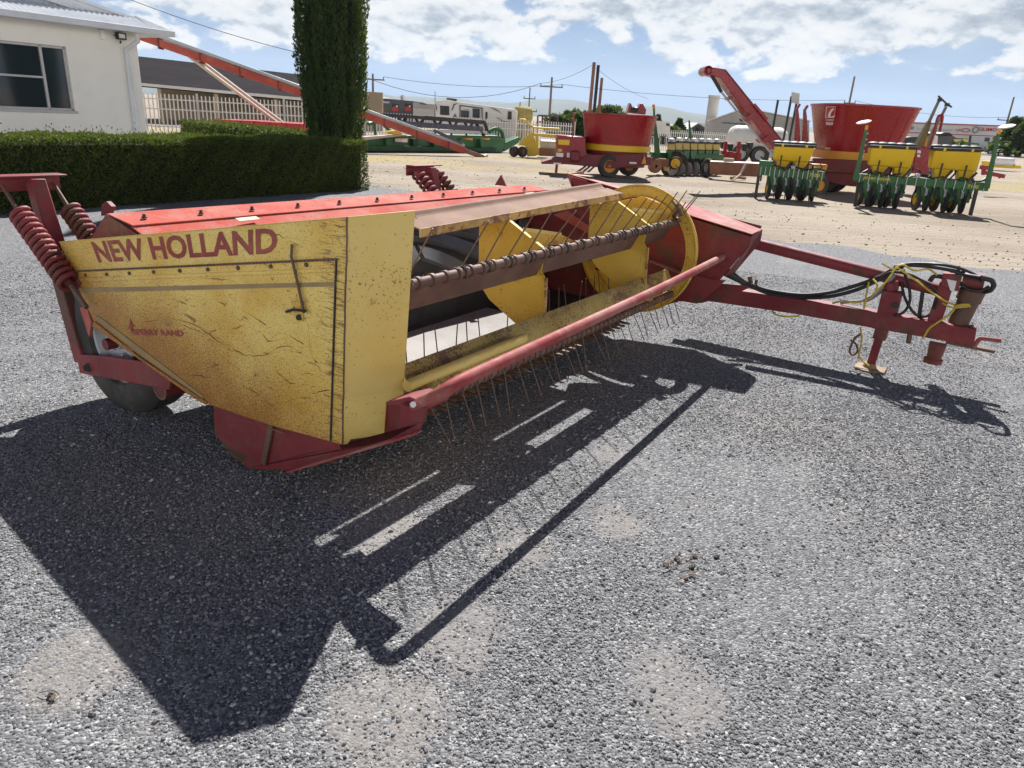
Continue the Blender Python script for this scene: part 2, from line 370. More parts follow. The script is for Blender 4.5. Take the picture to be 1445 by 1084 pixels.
# ------------------------------------------------------------------ ground
DUST = [(545, 745, .22), (735, 775, .16), (650, 890, .20), (545, 1010, .22), (870, 735, .14), (955, 975, .20), (860, 640, .12), (110, 940, .2)]
def ground_mats():
    m, t, b, tc, o = new_mat('beige_dirt')
    c = t.mix(t.ss(t.noise(tc, .22, 6, .6), .35, .65), (.27, .225, .175), (.37, .315, .25))
    g = t.ss(t.noise(tc, .16, 7, .62, .3), .47, .60)                          # strips of dry straw coloured grass
    yb = t.n('ShaderNodeSeparateXYZ'); t.l(tc, yb.inputs[0])
    band = t.math('MULTIPLY', t.ss(yb.outputs[1], 20, 25), t.ss(yb.outputs[1], 60, 40))
    c = t.mix(t.math('MULTIPLY', t.math('MULTIPLY', g, band), .7), c, (.37, .30, .11))
    tr = t.noise(t.vmap(tc, (.25, 3.2, 1)), 1.4, 6, .6, .6)                    # wheel tracks drawn across the yard
    c = t.mix(t.math('MULTIPLY', t.ss(tr, .52, .66), .5), c, (.44, .38, .31))
    c = t.mix(t.math('MULTIPLY', t.ss(t.noise(tc, 14, 6, .7), .5, .7), .35), c, (.20, .155, .115))
    c = t.mix(t.math('MULTIPLY', t.ss(t.vor(t.vmap(tc, (1, 1, 1)), 2.3), .10, .03), t.ss(t.noise(tc, .5, 3), .5, .6)), c, (.16, .13, .09))
    t.l(c, b.inputs['Base Color']); b.inputs['Roughness'].default_value = .95; b.inputs['Specular IOR Level'].default_value = .15
    bp = t.n('ShaderNodeBump'); bp.inputs['Strength'].default_value = .6; bp.inputs['Distance'].default_value = .12
    t.l(t.math('ADD', t.noise(tc, 9, 8, .7), t.math('MULTIPLY', tr, 1.2)), bp.inputs['Height']); t.l(bp.outputs[0], b.inputs['Normal'])
    M['dirt'] = m
    m, t, b, tc, o = new_mat('crushed_grey_gravel')
    w = t.noise(tc, 40, 2, .5, out=1)
    wv = t.n('ShaderNodeVectorMath', operation='MULTIPLY_ADD'); t.l(w, wv.inputs[0]); wv.inputs[1].default_value = (.012, .012, .012); t.l(tc, wv.inputs[2])
    v1 = t.n('ShaderNodeTexVoronoi', feature='F1'); v1.inputs['Scale'].default_value = 105; t.l(wv.outputs[0], v1.inputs['Vector'])
    sc = t.n('ShaderNodeSeparateColor'); t.l(v1.outputs['Color'], sc.inputs[0])
    stone = t.ramp(sc.outputs[0], ((0, (.042, .045, .052)), (.35, (.115, .120, .131)), (.72, (.225, .231, .243)), (.93, (.34, .345, .355)), (1, (.52, .515, .50))))
    stone = t.mix(t.math('MULTIPLY', t.noise(tc, 210, 4, .6), .35), stone, (.30, .28, .26))
    fine = t.ramp(t.noise(tc, 330, 5, .7), ((.3, (.10, .095, .09)), (.5, (.24, .22, .20)), (.7, (.40, .37, .335))))
    k = t.ss(t.noise(tc, .85, 8, .66, .5), .53, .68)                           # dusty patches where the stones are thin
    wob = t.math('MULTIPLY', t.math('SUBTRACT', t.noise(tc, 5, 7, .7), .5), .9)
    sp = t.n('ShaderNodeSeparateXYZ'); t.l(tc, sp.inputs[0])
    for px, py, rr in DUST:
        g = G(px, py); dx = t.math('SUBTRACT', sp.outputs[0], g.x); dy = t.math('SUBTRACT', sp.outputs[1], g.y)
        q = t.math('SQRT', t.math('ADD', t.math('MULTIPLY', dx, dx), t.math('MULTIPLY', t.math('MULTIPLY', dy, dy), .6)))
        k = t.math('MAXIMUM', k, t.ss(t.math('ADD', t.math('DIVIDE', q, rr), wob), .95, .55))
    k = t.math('ADD', t.math('MULTIPLY', k, .75), t.math('MULTIPLY', t.ss(t.noise(tc, 6.5, 6, .6), .54, .64), .25), clamp=True)
    dust = t.mix(.5, fine, (.265, .238, .215))
    c = t.mix(t.math('MULTIPLY', k, t.ss(sc.outputs[1], .95, .45)), stone, dust)
    big = t.noise(tc, .45, 4, .55)
    c = t.mix(t.ss(big, .4, .6, 0, .3), c, (.175, .18, .19))
    t.l(c, b.inputs['Base Color']); b.inputs['Roughness'].default_value = .85; b.inputs['Specular IOR Level'].default_value = .25
    h = t.math('MULTIPLY', v1.outputs['Distance'], -1.0)
    h = t.math('ADD', t.math('MULTIPLY', h, t.math('SUBTRACT', 1, t.math('MULTIPLY', k, .7))), t.math('MULTIPLY', sc.outputs[2], .35))
    h = t.math('ADD', h, t.math('MULTIPLY', t.noise(tc, 260, 4, .7), .35))
    bp = t.n('ShaderNodeBump'); bp.inputs['Strength'].default_value = .9; bp.inputs['Distance'].default_value = .009
    t.l(h, bp.inputs['Height']); t.l(bp.outputs[0], b.inputs['Normal'])
    M['gravel'] = m
    m, t, b, tc, o = new_mat('gravel_stone')
    rnd = t.n('ShaderNodeObjectInfo').outputs['Random']
    c = t.ramp(rnd, ((0, (.052, .055, .063)), (.2, (.118, .124, .135)), (.6, (.205, .211, .223)), (.85, (.295, .30, .31)), (.97, (.43, .425, .42)), (1, (.58, .57, .55))))
    c = t.mix(t.math('MULTIPLY', t.noise(tc, 1.5, 5, .7), .5), c, (.26, .24, .22))
    t.l(c, b.inputs['Base Color']); b.inputs['Roughness'].default_value = .8; b.inputs['Specular IOR Level'].default_value = .3
    M['stone'] = m
    m, t, b, tc, o = new_mat('asphalt')
    c = t.mix(t.noise(tc, .6, 6), (.09, .09, .092), (.16, .155, .15)); t.l(c, b.inputs['Base Color']); b.inputs['Roughness'].default_value = .9
    M['asphalt'] = m
ground_mats()

def build_ground():
    mb = MB()
    S = 6000
    mb.add([(-S, -S, -.006), (S, -S, -.006), (S, S, -.006), (-S, S, -.006)], [(0, 1, 2, 3)])
    setp(mb.build('ground', M['dirt']), 'beige packed dirt of the yard beyond the gravel', kind='structure')
    # gravel apron: its far edge runs parallel to the mower's travel direction
    e0 = Vector((-3.35, 16.06, 0)); pts = []
    n = 260
    for i in range(n + 1):
        s = -28 + 75 * i / n
        w = .18 * math.sin(s * 2.1) + .12 * math.sin(s * 5.3 + 1) + rng.normal() * .05
        p = e0 + VA * s + UA * w; pts.append((p.x, p.y, 0))
    pts += [(40, -25, 0), (-45, -25, 0)]
    mb = MB(); mb.add(pts, [tuple(range(len(pts)))])
    setp(mb.build('gravel_yard', M['gravel']), 'grey crushed gravel apron under the mower', kind='structure')
    # loose stones on the gravel: nobody could count them
    def stone(seed):
        r = np.random.default_rng(seed); bm = bmesh.new(); bmesh.ops.create_icosphere(bm, subdivisions=1, radius=1)
        sx, sy, sz = r.uniform(.8, 1.25), r.uniform(.65, 1.0), r.uniform(.42, .75)
        for v in bm.verts:
            k = r.uniform(.72, 1.18); v.co = Vector((v.co.x * sx * k, v.co.y * sy * k, v.co.z * sz * k))
        me = bpy.data.meshes.new('stone'); bm.to_mesh(me); bm.free(); me.materials.append(M['stone'])
        return bpy.data.objects.new('stone', me)
    stones = [stone(i) for i in range(5)]
    N = 1150000
    ang = rng.uniform(-1.02, 1.02, N) * rng.uniform(.9, 1.1, N); rr = np.sqrt(rng.uniform(.55 ** 2, 9.0 ** 2, N))
    x = rr * np.sin(ang); y = rr * np.cos(ang)
    def sn(x, y, f, s):
        r = np.random.default_rng(s); o = 0
        for k in range(7):
            a = r.uniform(0, 6.28); q = f * r.uniform(.5, 1.8); o = o + np.sin((x * np.cos(a) + y * np.sin(a)) * q + r.uniform(0, 6.28))
        return o / 7 ** .5
    cover = sn(x, y, 3.0, 3) * .6 + sn(x, y, 9, 5) * .4
    dens = np.clip(.62 + .55 * cover, .06, 1.0) * np.clip(1.25 - rr / 8.5, .12, 1)
    for px, py, r0 in DUST:
        g = G(px, py); q = np.sqrt((x - g.x) ** 2 + .6 * (y - g.y) ** 2) / r0 + .25 * sn(x, y, 14, 9)
        dens = dens * (.16 + .84 * np.clip((q - .4) / .7, 0, 1))
    keep = rng.uniform(0, 1, N) < dens
    x, y = x[keep], y[keep]; n = len(x)
    s = np.clip(rng.lognormal(math.log(.0038), .40, n), .0018, .0100)
    me = bpy.data.meshes.new('gravel_stones'); me.vertices.add(n)
    me.vertices.foreach_set('co', np.stack([x, y, s * .22], 1).astype(np.float32).ravel())
    at = me.attributes.new('size', 'FLOAT', 'POINT'); at.data.foreach_set('value', s.astype(np.float32))
    at = me.attributes.new('turn', 'FLOAT_VECTOR', 'POINT'); rt = rng.uniform(-1, 1, (n, 3)) * np.array([.5, .5, 3.14]); at.data.foreach_set('vector', rt.astype(np.float32).ravel())
    at = me.attributes.new('pick', 'INT', 'POINT'); at.data.foreach_set('value', rng.integers(0, 5, n).astype(np.int32))
    me.materials.append(M['stone'])
    ob = bpy.data.objects.new('gravel_stones', me); COL.objects.link(ob)
    ng = bpy.data.node_groups.new('scatter_stones', 'GeometryNodeTree')
    ng.interface.new_socket('Geometry', in_out='INPUT', socket_type='NodeSocketGeometry'); ng.interface.new_socket('Geometry', in_out='OUTPUT', socket_type='NodeSocketGeometry')
    gi = ng.nodes.new('NodeGroupInput'); go = ng.nodes.new('NodeGroupOutput'); ip = ng.nodes.new('GeometryNodeInstanceOnPoints')
    g2i = ng.nodes.new('GeometryNodeGeometryToInstance')
    for so in stones:
        oi = ng.nodes.new('GeometryNodeObjectInfo'); oi.inputs['Object'].default_value = so
        ng.links.new(oi.outputs['Geometry'], g2i.inputs[0])
    def attr(nm, ty):
        a = ng.nodes.new('GeometryNodeInputNamedAttribute'); a.data_type = ty; a.inputs[0].default_value = nm; return a.outputs[0]
    ip.inputs['Pick Instance'].default_value = True
    ng.links.new(gi.outputs[0], ip.inputs['Points']); ng.links.new(g2i.outputs[0], ip.inputs['Instance'])
    ng.links.new(attr('pick', 'INT'), ip.inputs['Instance Index']); ng.links.new(attr('turn', 'FLOAT_VECTOR'), ip.inputs['Rotation']); ng.links.new(attr('size', 'FLOAT'), ip.inputs['Scale'])
    ng.links.new(ip.outputs[0], go.inputs[0])
    md = ob.modifiers.new('scatter', 'NODES'); md.node_group = ng
    setp(ob, 'loose grey crushed stones scattered over the gravel apron', 'gravel', kind='stuff')
build_ground()
def yard_litter():
    n = 5200; s_ = rng.uniform(-16, 26, n); t_ = rng.exponential(5.5, n) - .5; e0 = Vector((-3.35, 16.06, 0))
    x = e0.x + VA.x * s_ + UA.x * t_; y = e0.y + VA.y * s_ + UA.y * t_
    sz = np.clip(rng.lognormal(math.log(.010), .45, n), .005, .03); me = bpy.data.meshes.new('yard_stones'); V = []; F = []
    bm = bmesh.new(); bmesh.ops.create_icosphere(bm, subdivisions=1, radius=1); bv = np.array([v.co for v in bm.verts]); bf = [tuple(v.index for v in f.verts) for f in bm.faces]; bm.free()
    for i in range(n):
        k = len(V); V += (bv * rng.uniform(.7, 1.2, (len(bv), 1)) * np.array([sz[i], sz[i] * .8, sz[i] * .5]) + np.array([x[i], y[i], sz[i] * .15])).tolist(); F += [tuple(q + k for q in f) for f in bf]
    me.from_pydata(V, [], F); me.materials.append(M['litter']); o = bpy.data.objects.new('yard_stones', me); COL.objects.link(o)
    setp(o, 'small stones and clods strewn over the beige dirt yard', 'stones', kind='stuff')
yard_litter()
def clods():
    for i, (px, py, lb) in enumerate(((968, 800, 'largest clump of brown clods and dry roots on the gravel in front of the mower'), (395, 704, 'dark flat clod in the shadow beside the skid of the mower'), (72, 990, 'small dark clod on the gravel at the lower left'))):
        g = G(px, py); r = root('dirt_clod', g, lb, 'clod', 'clods on the gravel')
        for k in range((16, 5, 3)[i]):
            c = g + Vector((rng.normal() * (.05, .035, .012)[i], rng.normal() * (.05, .02, .012)[i], .006)); bm = bmesh.new(); bmesh.ops.create_icosphere(bm, subdivisions=2, radius=1)
            s = rng.uniform(.005, .013); m = MB(); m.v = [c + Vector((v.co.x * s * rng.uniform(.7, 1.2), v.co.y * s * rng.uniform(.7, 1.2), v.co.z * s * .6 * rng.uniform(.6, 1.2))) for v in bm.verts]; m.f = [tuple(v.index for v in f.verts) for f in bm.faces]; bm.free()
            m.build('lump', M['clod'] if k % 3 else M['black'], r)
        for k in range((14, 3, 2)[i]):
            c = g + Vector((rng.normal() * .05, rng.normal() * .05, .008)); d = Vector((rng.normal(), rng.normal(), abs(rng.normal()) * .4)).normalized() * rng.uniform(.03, .08)
            MB().tube([c, c + d * .5 + Vector((0, 0, .006)), c + d], .0014, 4).build('dry_root', M['wear'], r)
clods()

# ------------------------------------------------------------------ the mower
PA = -0.06
mow = root('hay_mower', MO, 'rusty yellow and red pull-type hay mower with a tined reel parked on the gravel', 'mower', rz=-TH)
def wheel(parent, c, ax, R, w, rr, mt, mr, lugs=0, name='wheel', rim_face=1):
    """tyre with a rounded shoulder, dished rim as its child; ax = axle direction towards the visible side"""
    ax = Vector(ax).normalized(); h = w / 2
    pr = [(rr, -h * .8), (rr + .03 * R, -h), (R * .80, -h * 1.08), (R * .95, -h * .92), (R, -h * .55)]
    g = max(3, int(w / .045))
    for i in range(g):
        x0 = -h * .5 + h * i / g; x1 = x0 + h / g
        pr += [(R, x0 + .1 * h / g), (R, x1 - .28 * h / g), (R * .975, x1 - .22 * h / g), (R * .975, x1)]
    pr += [(R, h * .55), (R * .95, h * .92), (R * .80, h * 1.08), (rr + .03 * R, h), (rr, h * .8)]
    ty = MB().lathe(pr, c, ax, 40).build(name, mt, parent, smooth=True, sharp=50)
    pr = [(rr, -h * .8), (rr * 1.02, h * .82), (rr * .93, h * .80), (rr * .86, h * .45), (rr * .55, h * .38), (rr * .48, h * .52), (rr * .2, h * .52), (rr * .17, h * .8), (0, h * .8)]
    m = MB().lathe(pr, c, ax, 32)
    x = ax.orthogonal().normalized()
    for k in range(5):
        q = Quaternion(ax, k * 2 * math.pi / 5); p = c + (q @ x) * rr * .34 + ax * h * .5
        m.cyl(p, p + ax * .03, rr * .05, n=6)
    m.build('rim', mr, ty, smooth=True, sharp=40)
    return ty
def build_mower():
    near = -UA
    # ---- near side shield
    sh = MB().prism([u(px, py, PA) for px, py in ((83, 341), (490, 306), (483, 628), (461, 622), (380, 600), (294, 571), (134, 457), (116, 420))], UA * .008)
    sh = sh.build('side_shield', M['panel'], mow, bevel=.003)
    P = lambda px, py, d=.003: u(px, py, PA - d)
    m = MB()
    m.prism([P(134, 453, .001), P(200, 505, .001), P(292, 566, .001), P(294, 572, .001), P(276, 562, .001), P(132, 460, .001)], -UA * .008)
    m.build('turned_lip', M['panel'], sh, bevel=.003)
    m = MB().prism([P(136, 446, .001), P(142, 448, .001), P(288, 559, .001), P(286, 562, .001), P(200, 501, .001), P(137, 451, .001)], -UA * .003)
    m.build('lip_rub_strip', M['stripe'], sh)
    m = MB(); m.beam(P(104, 383, .004), P(474, 366, .004), .010, .008)
    for i in range(90):
        t = i / 89; p = P(104, 383, .008).lerp(P(474, 366, .008), t); m.box(p, (.012, .008, .007), (VA, UA, Vector((0, 0, 1))))
    m.build('piano_hinge', M['wear'], sh)
    for i in range(9):
        p = P(112, 389).lerp(P(470, 372), (i + .3) / 9); MB().lathe([(.009, 0), (.008, .005), (0, .007)], p, -UA, 10).build('hinge_bolt', M['wear'], sh, smooth=True)
    MB().prism([P(116, 407, .001), P(475, 398, .001), P(475, 404, .001), P(118, 413, .001)], -UA * .003).build('scuffed_stripe', M['stripe'], sh)
    MB().prism([P(112, 392, .001), P(475, 378, .001), P(475, 384, .001), P(113, 398, .001)], -UA * .005).build('pressed_rib', M['panel'], sh, bevel=.004)
    # door gap down the front, catch rod and latch plate
    m = MB(); m.beam(P(475, 366, .001), P(467, 622, .001), .006, .010, UA); m.build('door_gap', M['black'], sh)
    MB().tube([P(412, 345, .012), P(411, 362, .014), P(420, 400, .012), P(429, 442, .012)], .006, 6).build('catch_rod', M['wear'], sh, smooth=True)
    m = MB(); m.prism([P(412, 425, .001), P(428, 424, .001), P(429, 453, .001), P(419, 453, .001)], -UA * .004); m.build('latch_plate', M['yel'], sh, bevel=.002)
    m = MB(); m.tube([P(404, 440, .014), P(414, 437, .018), P(431, 439, .014)], .006, 6); m.cyl(P(422, 448, .004), P(422, 448, .012), .012); m.build('latch_handle', M['black'], sh, smooth=True)
    lettering('NEW HOLLAND', [P(140, 371, 0), P(391, 358, 0), P(392, 320.5, 0), P(128, 341, 0)], M['letter'], sh, bold=.028)
    lettering('SPERRY RAND', [P(190, 472.5, 0), P(260, 475, 0), P(258, 466, 0), P(187, 464, 0)], M['letter'], sh, bold=.03, name='small_lettering')
    m = MB(); m.prism([P(181, 463), P(183, 457), P(184, 450), P(185.5, 457), P(190, 460), P(186, 462), P(187, 471), P(184, 464)], -UA * .002); m.build('star_mark', M['letter'], sh)
    # long wandering scratches rusted into the paint
    m = MB()
    scr = [[(205, 450), (235, 449), (268, 456), (300, 472), (330, 492), (352, 503), (378, 498), (405, 489), (435, 505)],
           [(210, 459), (240, 455), (270, 463), (305, 478), (330, 464), (345, 460), (368, 470), (380, 481), (400, 478)],
           [(205, 454), (250, 452), (280, 462), (318, 488), (345, 500), (370, 502), (400, 494), (425, 498)],
           [(250, 469), (285, 471), (305, 466)], [(395, 570), (430, 558), (464, 551)], [(240, 527), (280, 530), (310, 535), (345, 545), (372, 562)],
           [(255, 528), (285, 522), (308, 514)], [(228, 480), (255, 488)], [(255, 398), (290, 393), (320, 395), (340, 401)], [(325, 432), (345, 440), (375, 458)],
           [(110, 350), (130, 357), (142, 356)], [(330, 325), (370, 328), (405, 335), (460, 346)], [(372, 372), (386, 385)], [(385, 475), (400, 470), (428, 486)],
           [(262, 416), (300, 423), (318, 430)], [(430, 560), (455, 572)], [(300, 585), (350, 596), (400, 612)], [(418, 415), (423, 442)], [(434, 455), (440, 500), (447, 512)]]
    for s in scr:
        pts = smooth_path([P(x, y, .0004) for x, y in s], 7)
        pts = [p + Vector((0, 0, 1)) * rng.normal() * .0022 + UA * rng.normal() * .0006 for p in pts]
        m.tube(pts, [.0003 + .0024 * max(0, math.sin(i * .37 + len(s))) ** 1.5 for i in range(len(pts))], 4)
    m.build('rust_scratches', M['scratch'], sh)
    # top flange catching the sun
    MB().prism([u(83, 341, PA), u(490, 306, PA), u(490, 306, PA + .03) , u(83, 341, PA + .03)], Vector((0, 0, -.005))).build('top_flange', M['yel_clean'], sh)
    # ---- front flap, folded inward
    C = vv(585, 297, .455); F0 = u(490.5, 306, PA); F1 = u(483.5, 628, PA)
    nrm = (C - F0).cross(F1 - F0).normalized()
    fp = lambda px, py: plane(px, py, F0, nrm)
    ex = UA * .007 - VA * .002
    fl = MB().prism([F0, C, fp(568, 566), fp(545, 569), fp(541, 619), F1], ex).build('front_flap', M['yel_clean'], mow, bevel=.003)
    m = MB(); a_, b_ = F0 - UA * .003, F1 - UA * .003; m.tube([a_.lerp(b_, i / 24) + VA * rng.normal() * .0015 for i in range(25)], .0035, 5); m.build('rusted_fold', M['wear'], fl)
    m = MB(); m.beam(fp(495, 622) - UA * .004, fp(540, 616) - UA * .004, .004, .012); m.build('worn_lower_edge', M['wear'], fl)
    # ---- lower end sheet, forward arm and shoe
    q = lambda px, py, a=PA + .02: u(px, py, a)
    MB().prism([q(301, 560), q(470, 600), q(482, 632), q(541, 623), q(570, 604), q(592, 596), q(590, 612), q(545, 624), q(470, 645), q(411, 664), q(351, 662), q(302, 613)], UA * .012).build('lower_end_sheet', M['red'], mow, bevel=.004)
    m = MB(); m.beam(q(411, 664, PA), q(588, 611, PA), .012, .022, UA * 1.0); m.beam(q(411, 664, PA), q(588, 611, PA), .06, .010); m.build('arm_flange', M['red_pipe'], mow, bevel=.003)
    m = MB(); m.prism([q(302, 613, PA + .03), q(351, 664, PA + .03), q(411, 664, PA + .03), q(420, 640, PA + .03), q(380, 612, PA + .03)], UA * .22); m.build('skid_shoe', M['wear'], mow, bevel=.01)
    m = MB(); m.lathe([(0, -.035), (.15, -.03), (.19, -.01), (.17, .03), (.10, .06), (0, .065)], L(-.44, .13, .07), Vector((0, 0, -1)), 28); m.build('skid_disc', M['wear'], mow, smooth=True, sharp=40)
    m = MB(); m.beam(q(383, 600, PA + .012), q(372, 655, PA + .012), .03, .012, UA); m.build('sheet_brace', M['wear'], mow, bevel=.002)
    # pipe bracket
    b0 = u(560, 567, PA + .02)
    m = MB()
    m.prism([q(566, 569, PA + .03), q(577, 562, PA + .03), q(604, 574, PA + .03), q(590, 610, PA + .03), q(560, 618, PA + .03)], UA * .01); m.prism([q(543, 568, PA + .16), q(577, 560, PA + .16), q(590, 610, PA + .16), q(543, 618, PA + .16)], UA * .01)
    m.prism([q(543, 568, PA + .03), q(577, 560, PA + .03), q(606, 572, PA + .03), q(604, 578, PA + .03), q(545, 572, PA + .03)], UA * .12)
    m.build('pipe_bracket', M['red'], mow, bevel=.004)
    m = MB(); m.cyl(q(583, 571, PA + .0), q(583, 571, PA + .05), .012, n=6); m.build('bracket_bolt', M['white'], mow)
    # ---- push bar: bent tube along the front
    pp = [L(.60, -.01, .585), L(.665, -.012, .625), L(.715, -.0, .66), L(.735, .06, .685), L(.735, .2, .690), L(.72, .9, .694), L(.69, 2.0, .70), L(.655, 3.0, .712), L(.64, 3.30, .716), L(.61, 3.42, .70), L(.53, 3.44, .62), L(.47, 3.43, .55)]
    MB().tube(smooth_path(pp, 6), .0255, 14).build('push_bar', M['red_pipe'], mow, smooth=True, sharp=60)
    m = MB(); m.beam(L(.56, 3.42, .62), L(.30, 3.40, .42), .05, .07); m.cyl(L(.60, 3.36, .66), L(.60, 3.50, .66), .045, n=16); m.build('push_bar_bracket', M['red_dark'], mow, bevel=.004)
    # ---- yellow tube and trough behind the push bar
    m = MB(); m.tube([L(.47, .13, .52), L(.47, .34, .525)], .022, 14); m.build('torsion_tube', M['yel_clean'], mow, smooth=True, sharp=60)
    m = MB(); m.lathe([(.023, 0), (.031, .001), (.031, .025), (.023, .026)], L(.47, .20, .521), UA, 16); m.build('tube_collar', M['edge'], mow, smooth=True, sharp=40)
    m = MB(); m.tube([L(.43, .14, .575), L(.43, 1.0, .58)], .024, 14); m.build('yellow_guard_tube', M['yel_clean'], mow, smooth=True, sharp=60)
    # ---- roof
    r0 = u(151, 302, .04); rA = u(748, 261, 3.25); e0 = u(188, 331, .06); 
    eA = rA + (e0 - r0) * .8 + UA * .05
    e0 = r0 + VA * .42 - Vector((0, 0, .11)); eA = rA + VA * .27 - Vector((0, 0, .08)) + UA * .06
    k0 = r0 + VA * .20 - Vector((0, 0, .035)); kA = rA + VA * .15 - Vector((0, 0, .03)) + UA * .03
    b0 = r0 - VA * .22 - Vector((0, 0, .17)); bA = rA - VA * .22 - Vector((0, 0, .17))
    th = Vector((0, 0, -.006))
    rf = MB().prism([k0, kA, eA, e0], th).build('top_cover', M['red_top'], mow, bevel=.003)
    up = (kA - r0).cross(k0 - r0).normalized(); up = up if up.z > 0 else -up
    MB().prism([r0 + up * .003, rA + up * .003, kA + VA * .012 + up * .006, k0 + VA * .012 + up * .006], th).build('ridge_strip', M['red_top'], rf, bevel=.003)
    MB().prism([r0, rA, bA, b0], th - VA * .004).build('rear_slope', M['red'], rf)
    MB().prism([r0 - UA * .004, e0 - UA * .004, e0 - Vector((0, 0, .16)), b0], UA * .008).build('end_cap', M['red_dark'], rf)
    for i in range(11):
        p = r0.lerp(rA, (i + .35) / 11.2) + VA * .135 - Vector((0, 0, .012))
        MB().lathe([(.014, 0), (.014, .006), (.009, .007), (.008, .02), (0, .021)], p, Vector((0, 0, 1)), 8).build('cover_bolt', M['black'], rf)
    for tt in (.17, .90):
        p = k0.lerp(kA, tt) + VA * .06; q2 = (eA - kA).normalized() if tt > .5 else (e0 - k0).normalized(); nn = UA.cross(q2).normalized(); nn = nn if nn.z > 0 else -nn
        MB().box(p + q2 * .02 + nn * .007, (.13, .035, .003), (UA, q2, nn)).build('paper_decal', M['decal'], rf)
    m = MB(); p = u(148, 303, .25); m.prism([u(142, 305, .22), u(143, 288, .22), u(149, 284, .22), u(157, 292, .22), u(152, 303, .22)], UA * .03); m.build('hook_lug', M['red_dark'], rf, bevel=.004)
    m = MB(); p = u(706, 262, 2.6); m.prism([p - VA * .05, p + VA * .05, p + Vector((0, 0, .075))], UA * .01); m.build('lifting_lug', M['red_dark'], rf)
    # ---- upper rail across the front of the cover
    def rl(px, py, v): return vv(px, py, v)
    E0 = L(.05, .66, 1.094); E1 = vv(879, 272, .05)
    ax = (E1 - E0).normalized(); Z = Vector((0, 0, 1))
    rail = MB(); rail.prism([E0, E0 - VA * .11 + Z * .022, E0 - VA * .112 + Z * .017, E0 - Z * .006], E1 - E0 - UA * .02)
    rail = rail.build('upper_rail', M['rail'], mow, bevel=.002)
    m = MB(); B0 = E0 - VA * .11 + Z * .022 + UA * .12
    m.prism([B0, B0 - VA * .02 + Z * .006, B0 - VA * .035 + Z * .028, B0 - VA * .05 + Z * .032, B0 - VA * .05 + Z * .026, B0 - VA * .03 + Z * .018, B0 - VA * .012], E1 - E0 - UA * .17); m.build('rail_upstand', M['rail'], rail, bevel=.002)
    m = MB(); m.prism([E0 + VA * .002, E0 + VA * .006 - Z * .04, E0 - VA * .002 - Z * .04, E0 - VA * .004], E1 - E0); m.build('chipped_edge', M['edge'], rail, bevel=.002)
    m = MB(); m.prism([E0 - VA * .16 + Z * .012, E1 - VA * .16 + Z * .0, E1 - VA * .50 - Z * .03, E0 - VA * .50 - Z * .03], -Z * .005); m.build('sun_block_sheet', M['red_top'], mow)  # added red sheet: blocks the sun between rail and cover
    # ---- reel: bats with tine bars, spiders, end ring
    c0 = (0.0, .63)
    tine_me = [None]
    def bat(name, v, z, ang, a0, a1, n, mt='rust', ks=1.0):
        """bat plate with its tine bar; ang = direction of the tines from +v, in the v/z plane"""
        d = VA * math.cos(ang) + Z * math.sin(ang); e = VA * -math.sin(ang) + Z * math.cos(ang)
        c = L(v, 0, z)
        pl = MB(); pl.prism([c + UA * a0, c + UA * a0 - d * .145, c + UA * a0 - d * .145 - e * .008, c + UA * a0 - e * .008], UA * (a1 - a0))
        pl = pl.build('bat', M[mt], mow, bevel=.002)
        m = MB(); m.prism([c + UA * a0 + d * .002, c + UA * a0 + d * .002 - e * .028, c + UA * a0 + d * .010 - e * .028, c + UA * a0 + d * .010 + e * .002], UA * (a1 - a0)); m.build('bat_edge', M['edge'], pl, bevel=.002)
        bc = c + d * .035 - e * .035
        pts = [bc + UA * a0]; rs = [.021]
        for i in range(2 * n):
            x = a0 + .05 + (a1 - a0 - .1) * i / (2 * n - 1)
            for o_, r_ in ((-.009, .021), (-.008, .028), (.008, .028), (.009, .021)): pts.append(bc + UA * (x + o_)); rs.append(r_)
        pts.append(bc + UA * a1); rs.append(.021)
        bar = MB().tube(pts, rs, 14).build('tine_bar', M['rust'], mow, smooth=True, sharp=50)
        for i in range(n):
            p = bc + UA * (a0 + .06 + (a1 - a0 - .12) * i / (n - 1))
            if i and rng.uniform() < .07: continue                       # a few have broken off
            if tine_me[0] is None:
                t = MB()
                for sgn in (-1, 1):
                    pts = [p + UA * (sgn * (.016 + .012 * k / 14)) + (d * math.sin(k * 1.1) + e * math.cos(k * 1.1)) * .028 for k in range(15)]
                    t.tube(pts, .0045, 5)
                pts = [p + UA * .03 + e * .024 + d * .01, p + UA * .032 + d * .10 + e * .02, p + UA * .033 + d * .26 + e * .012]
                t.tube(pts, .0036, 5)
                pts = [p - UA * .028 + e * .024, p + UA * .01 + e * .031, p + UA * .03 + e * .024 + d * .01]
                t.tube(pts, .0036, 5)
                o = t.build('tine', M['tine'], bar, smooth=True, sharp=60)
                tine_me[0] = (o, p, ang)
            else:
                src, sp, sa = tine_me[0]
                o = src.copy(); COL.objects.link(o); o.parent = bar
                inv = XF[mow.name].inverted()
                A = inv @ p; B = inv @ sp
                rot = Matrix.Rotation(-(ang - sa) + rng.normal() * .075, 4, 'Y')     # machine-local axes: x = v, y = a
                o.matrix_local = Matrix.Translation(A) @ rot @ Matrix.Rotation(rng.normal() * .06, 4, 'X') @ Matrix.Scale(ks, 4) @ Matrix.Translation(-B)
        return pl
    bat('bat', .30, .935, R_(62), .16, 3.16, 17)
    bat('bat', .415, .50, R_(-62), .20, 3.05, 25, 'yel_dirty', .80)
    bat('bat', -.05, .26, R_(98), .10, 3.0, 23)
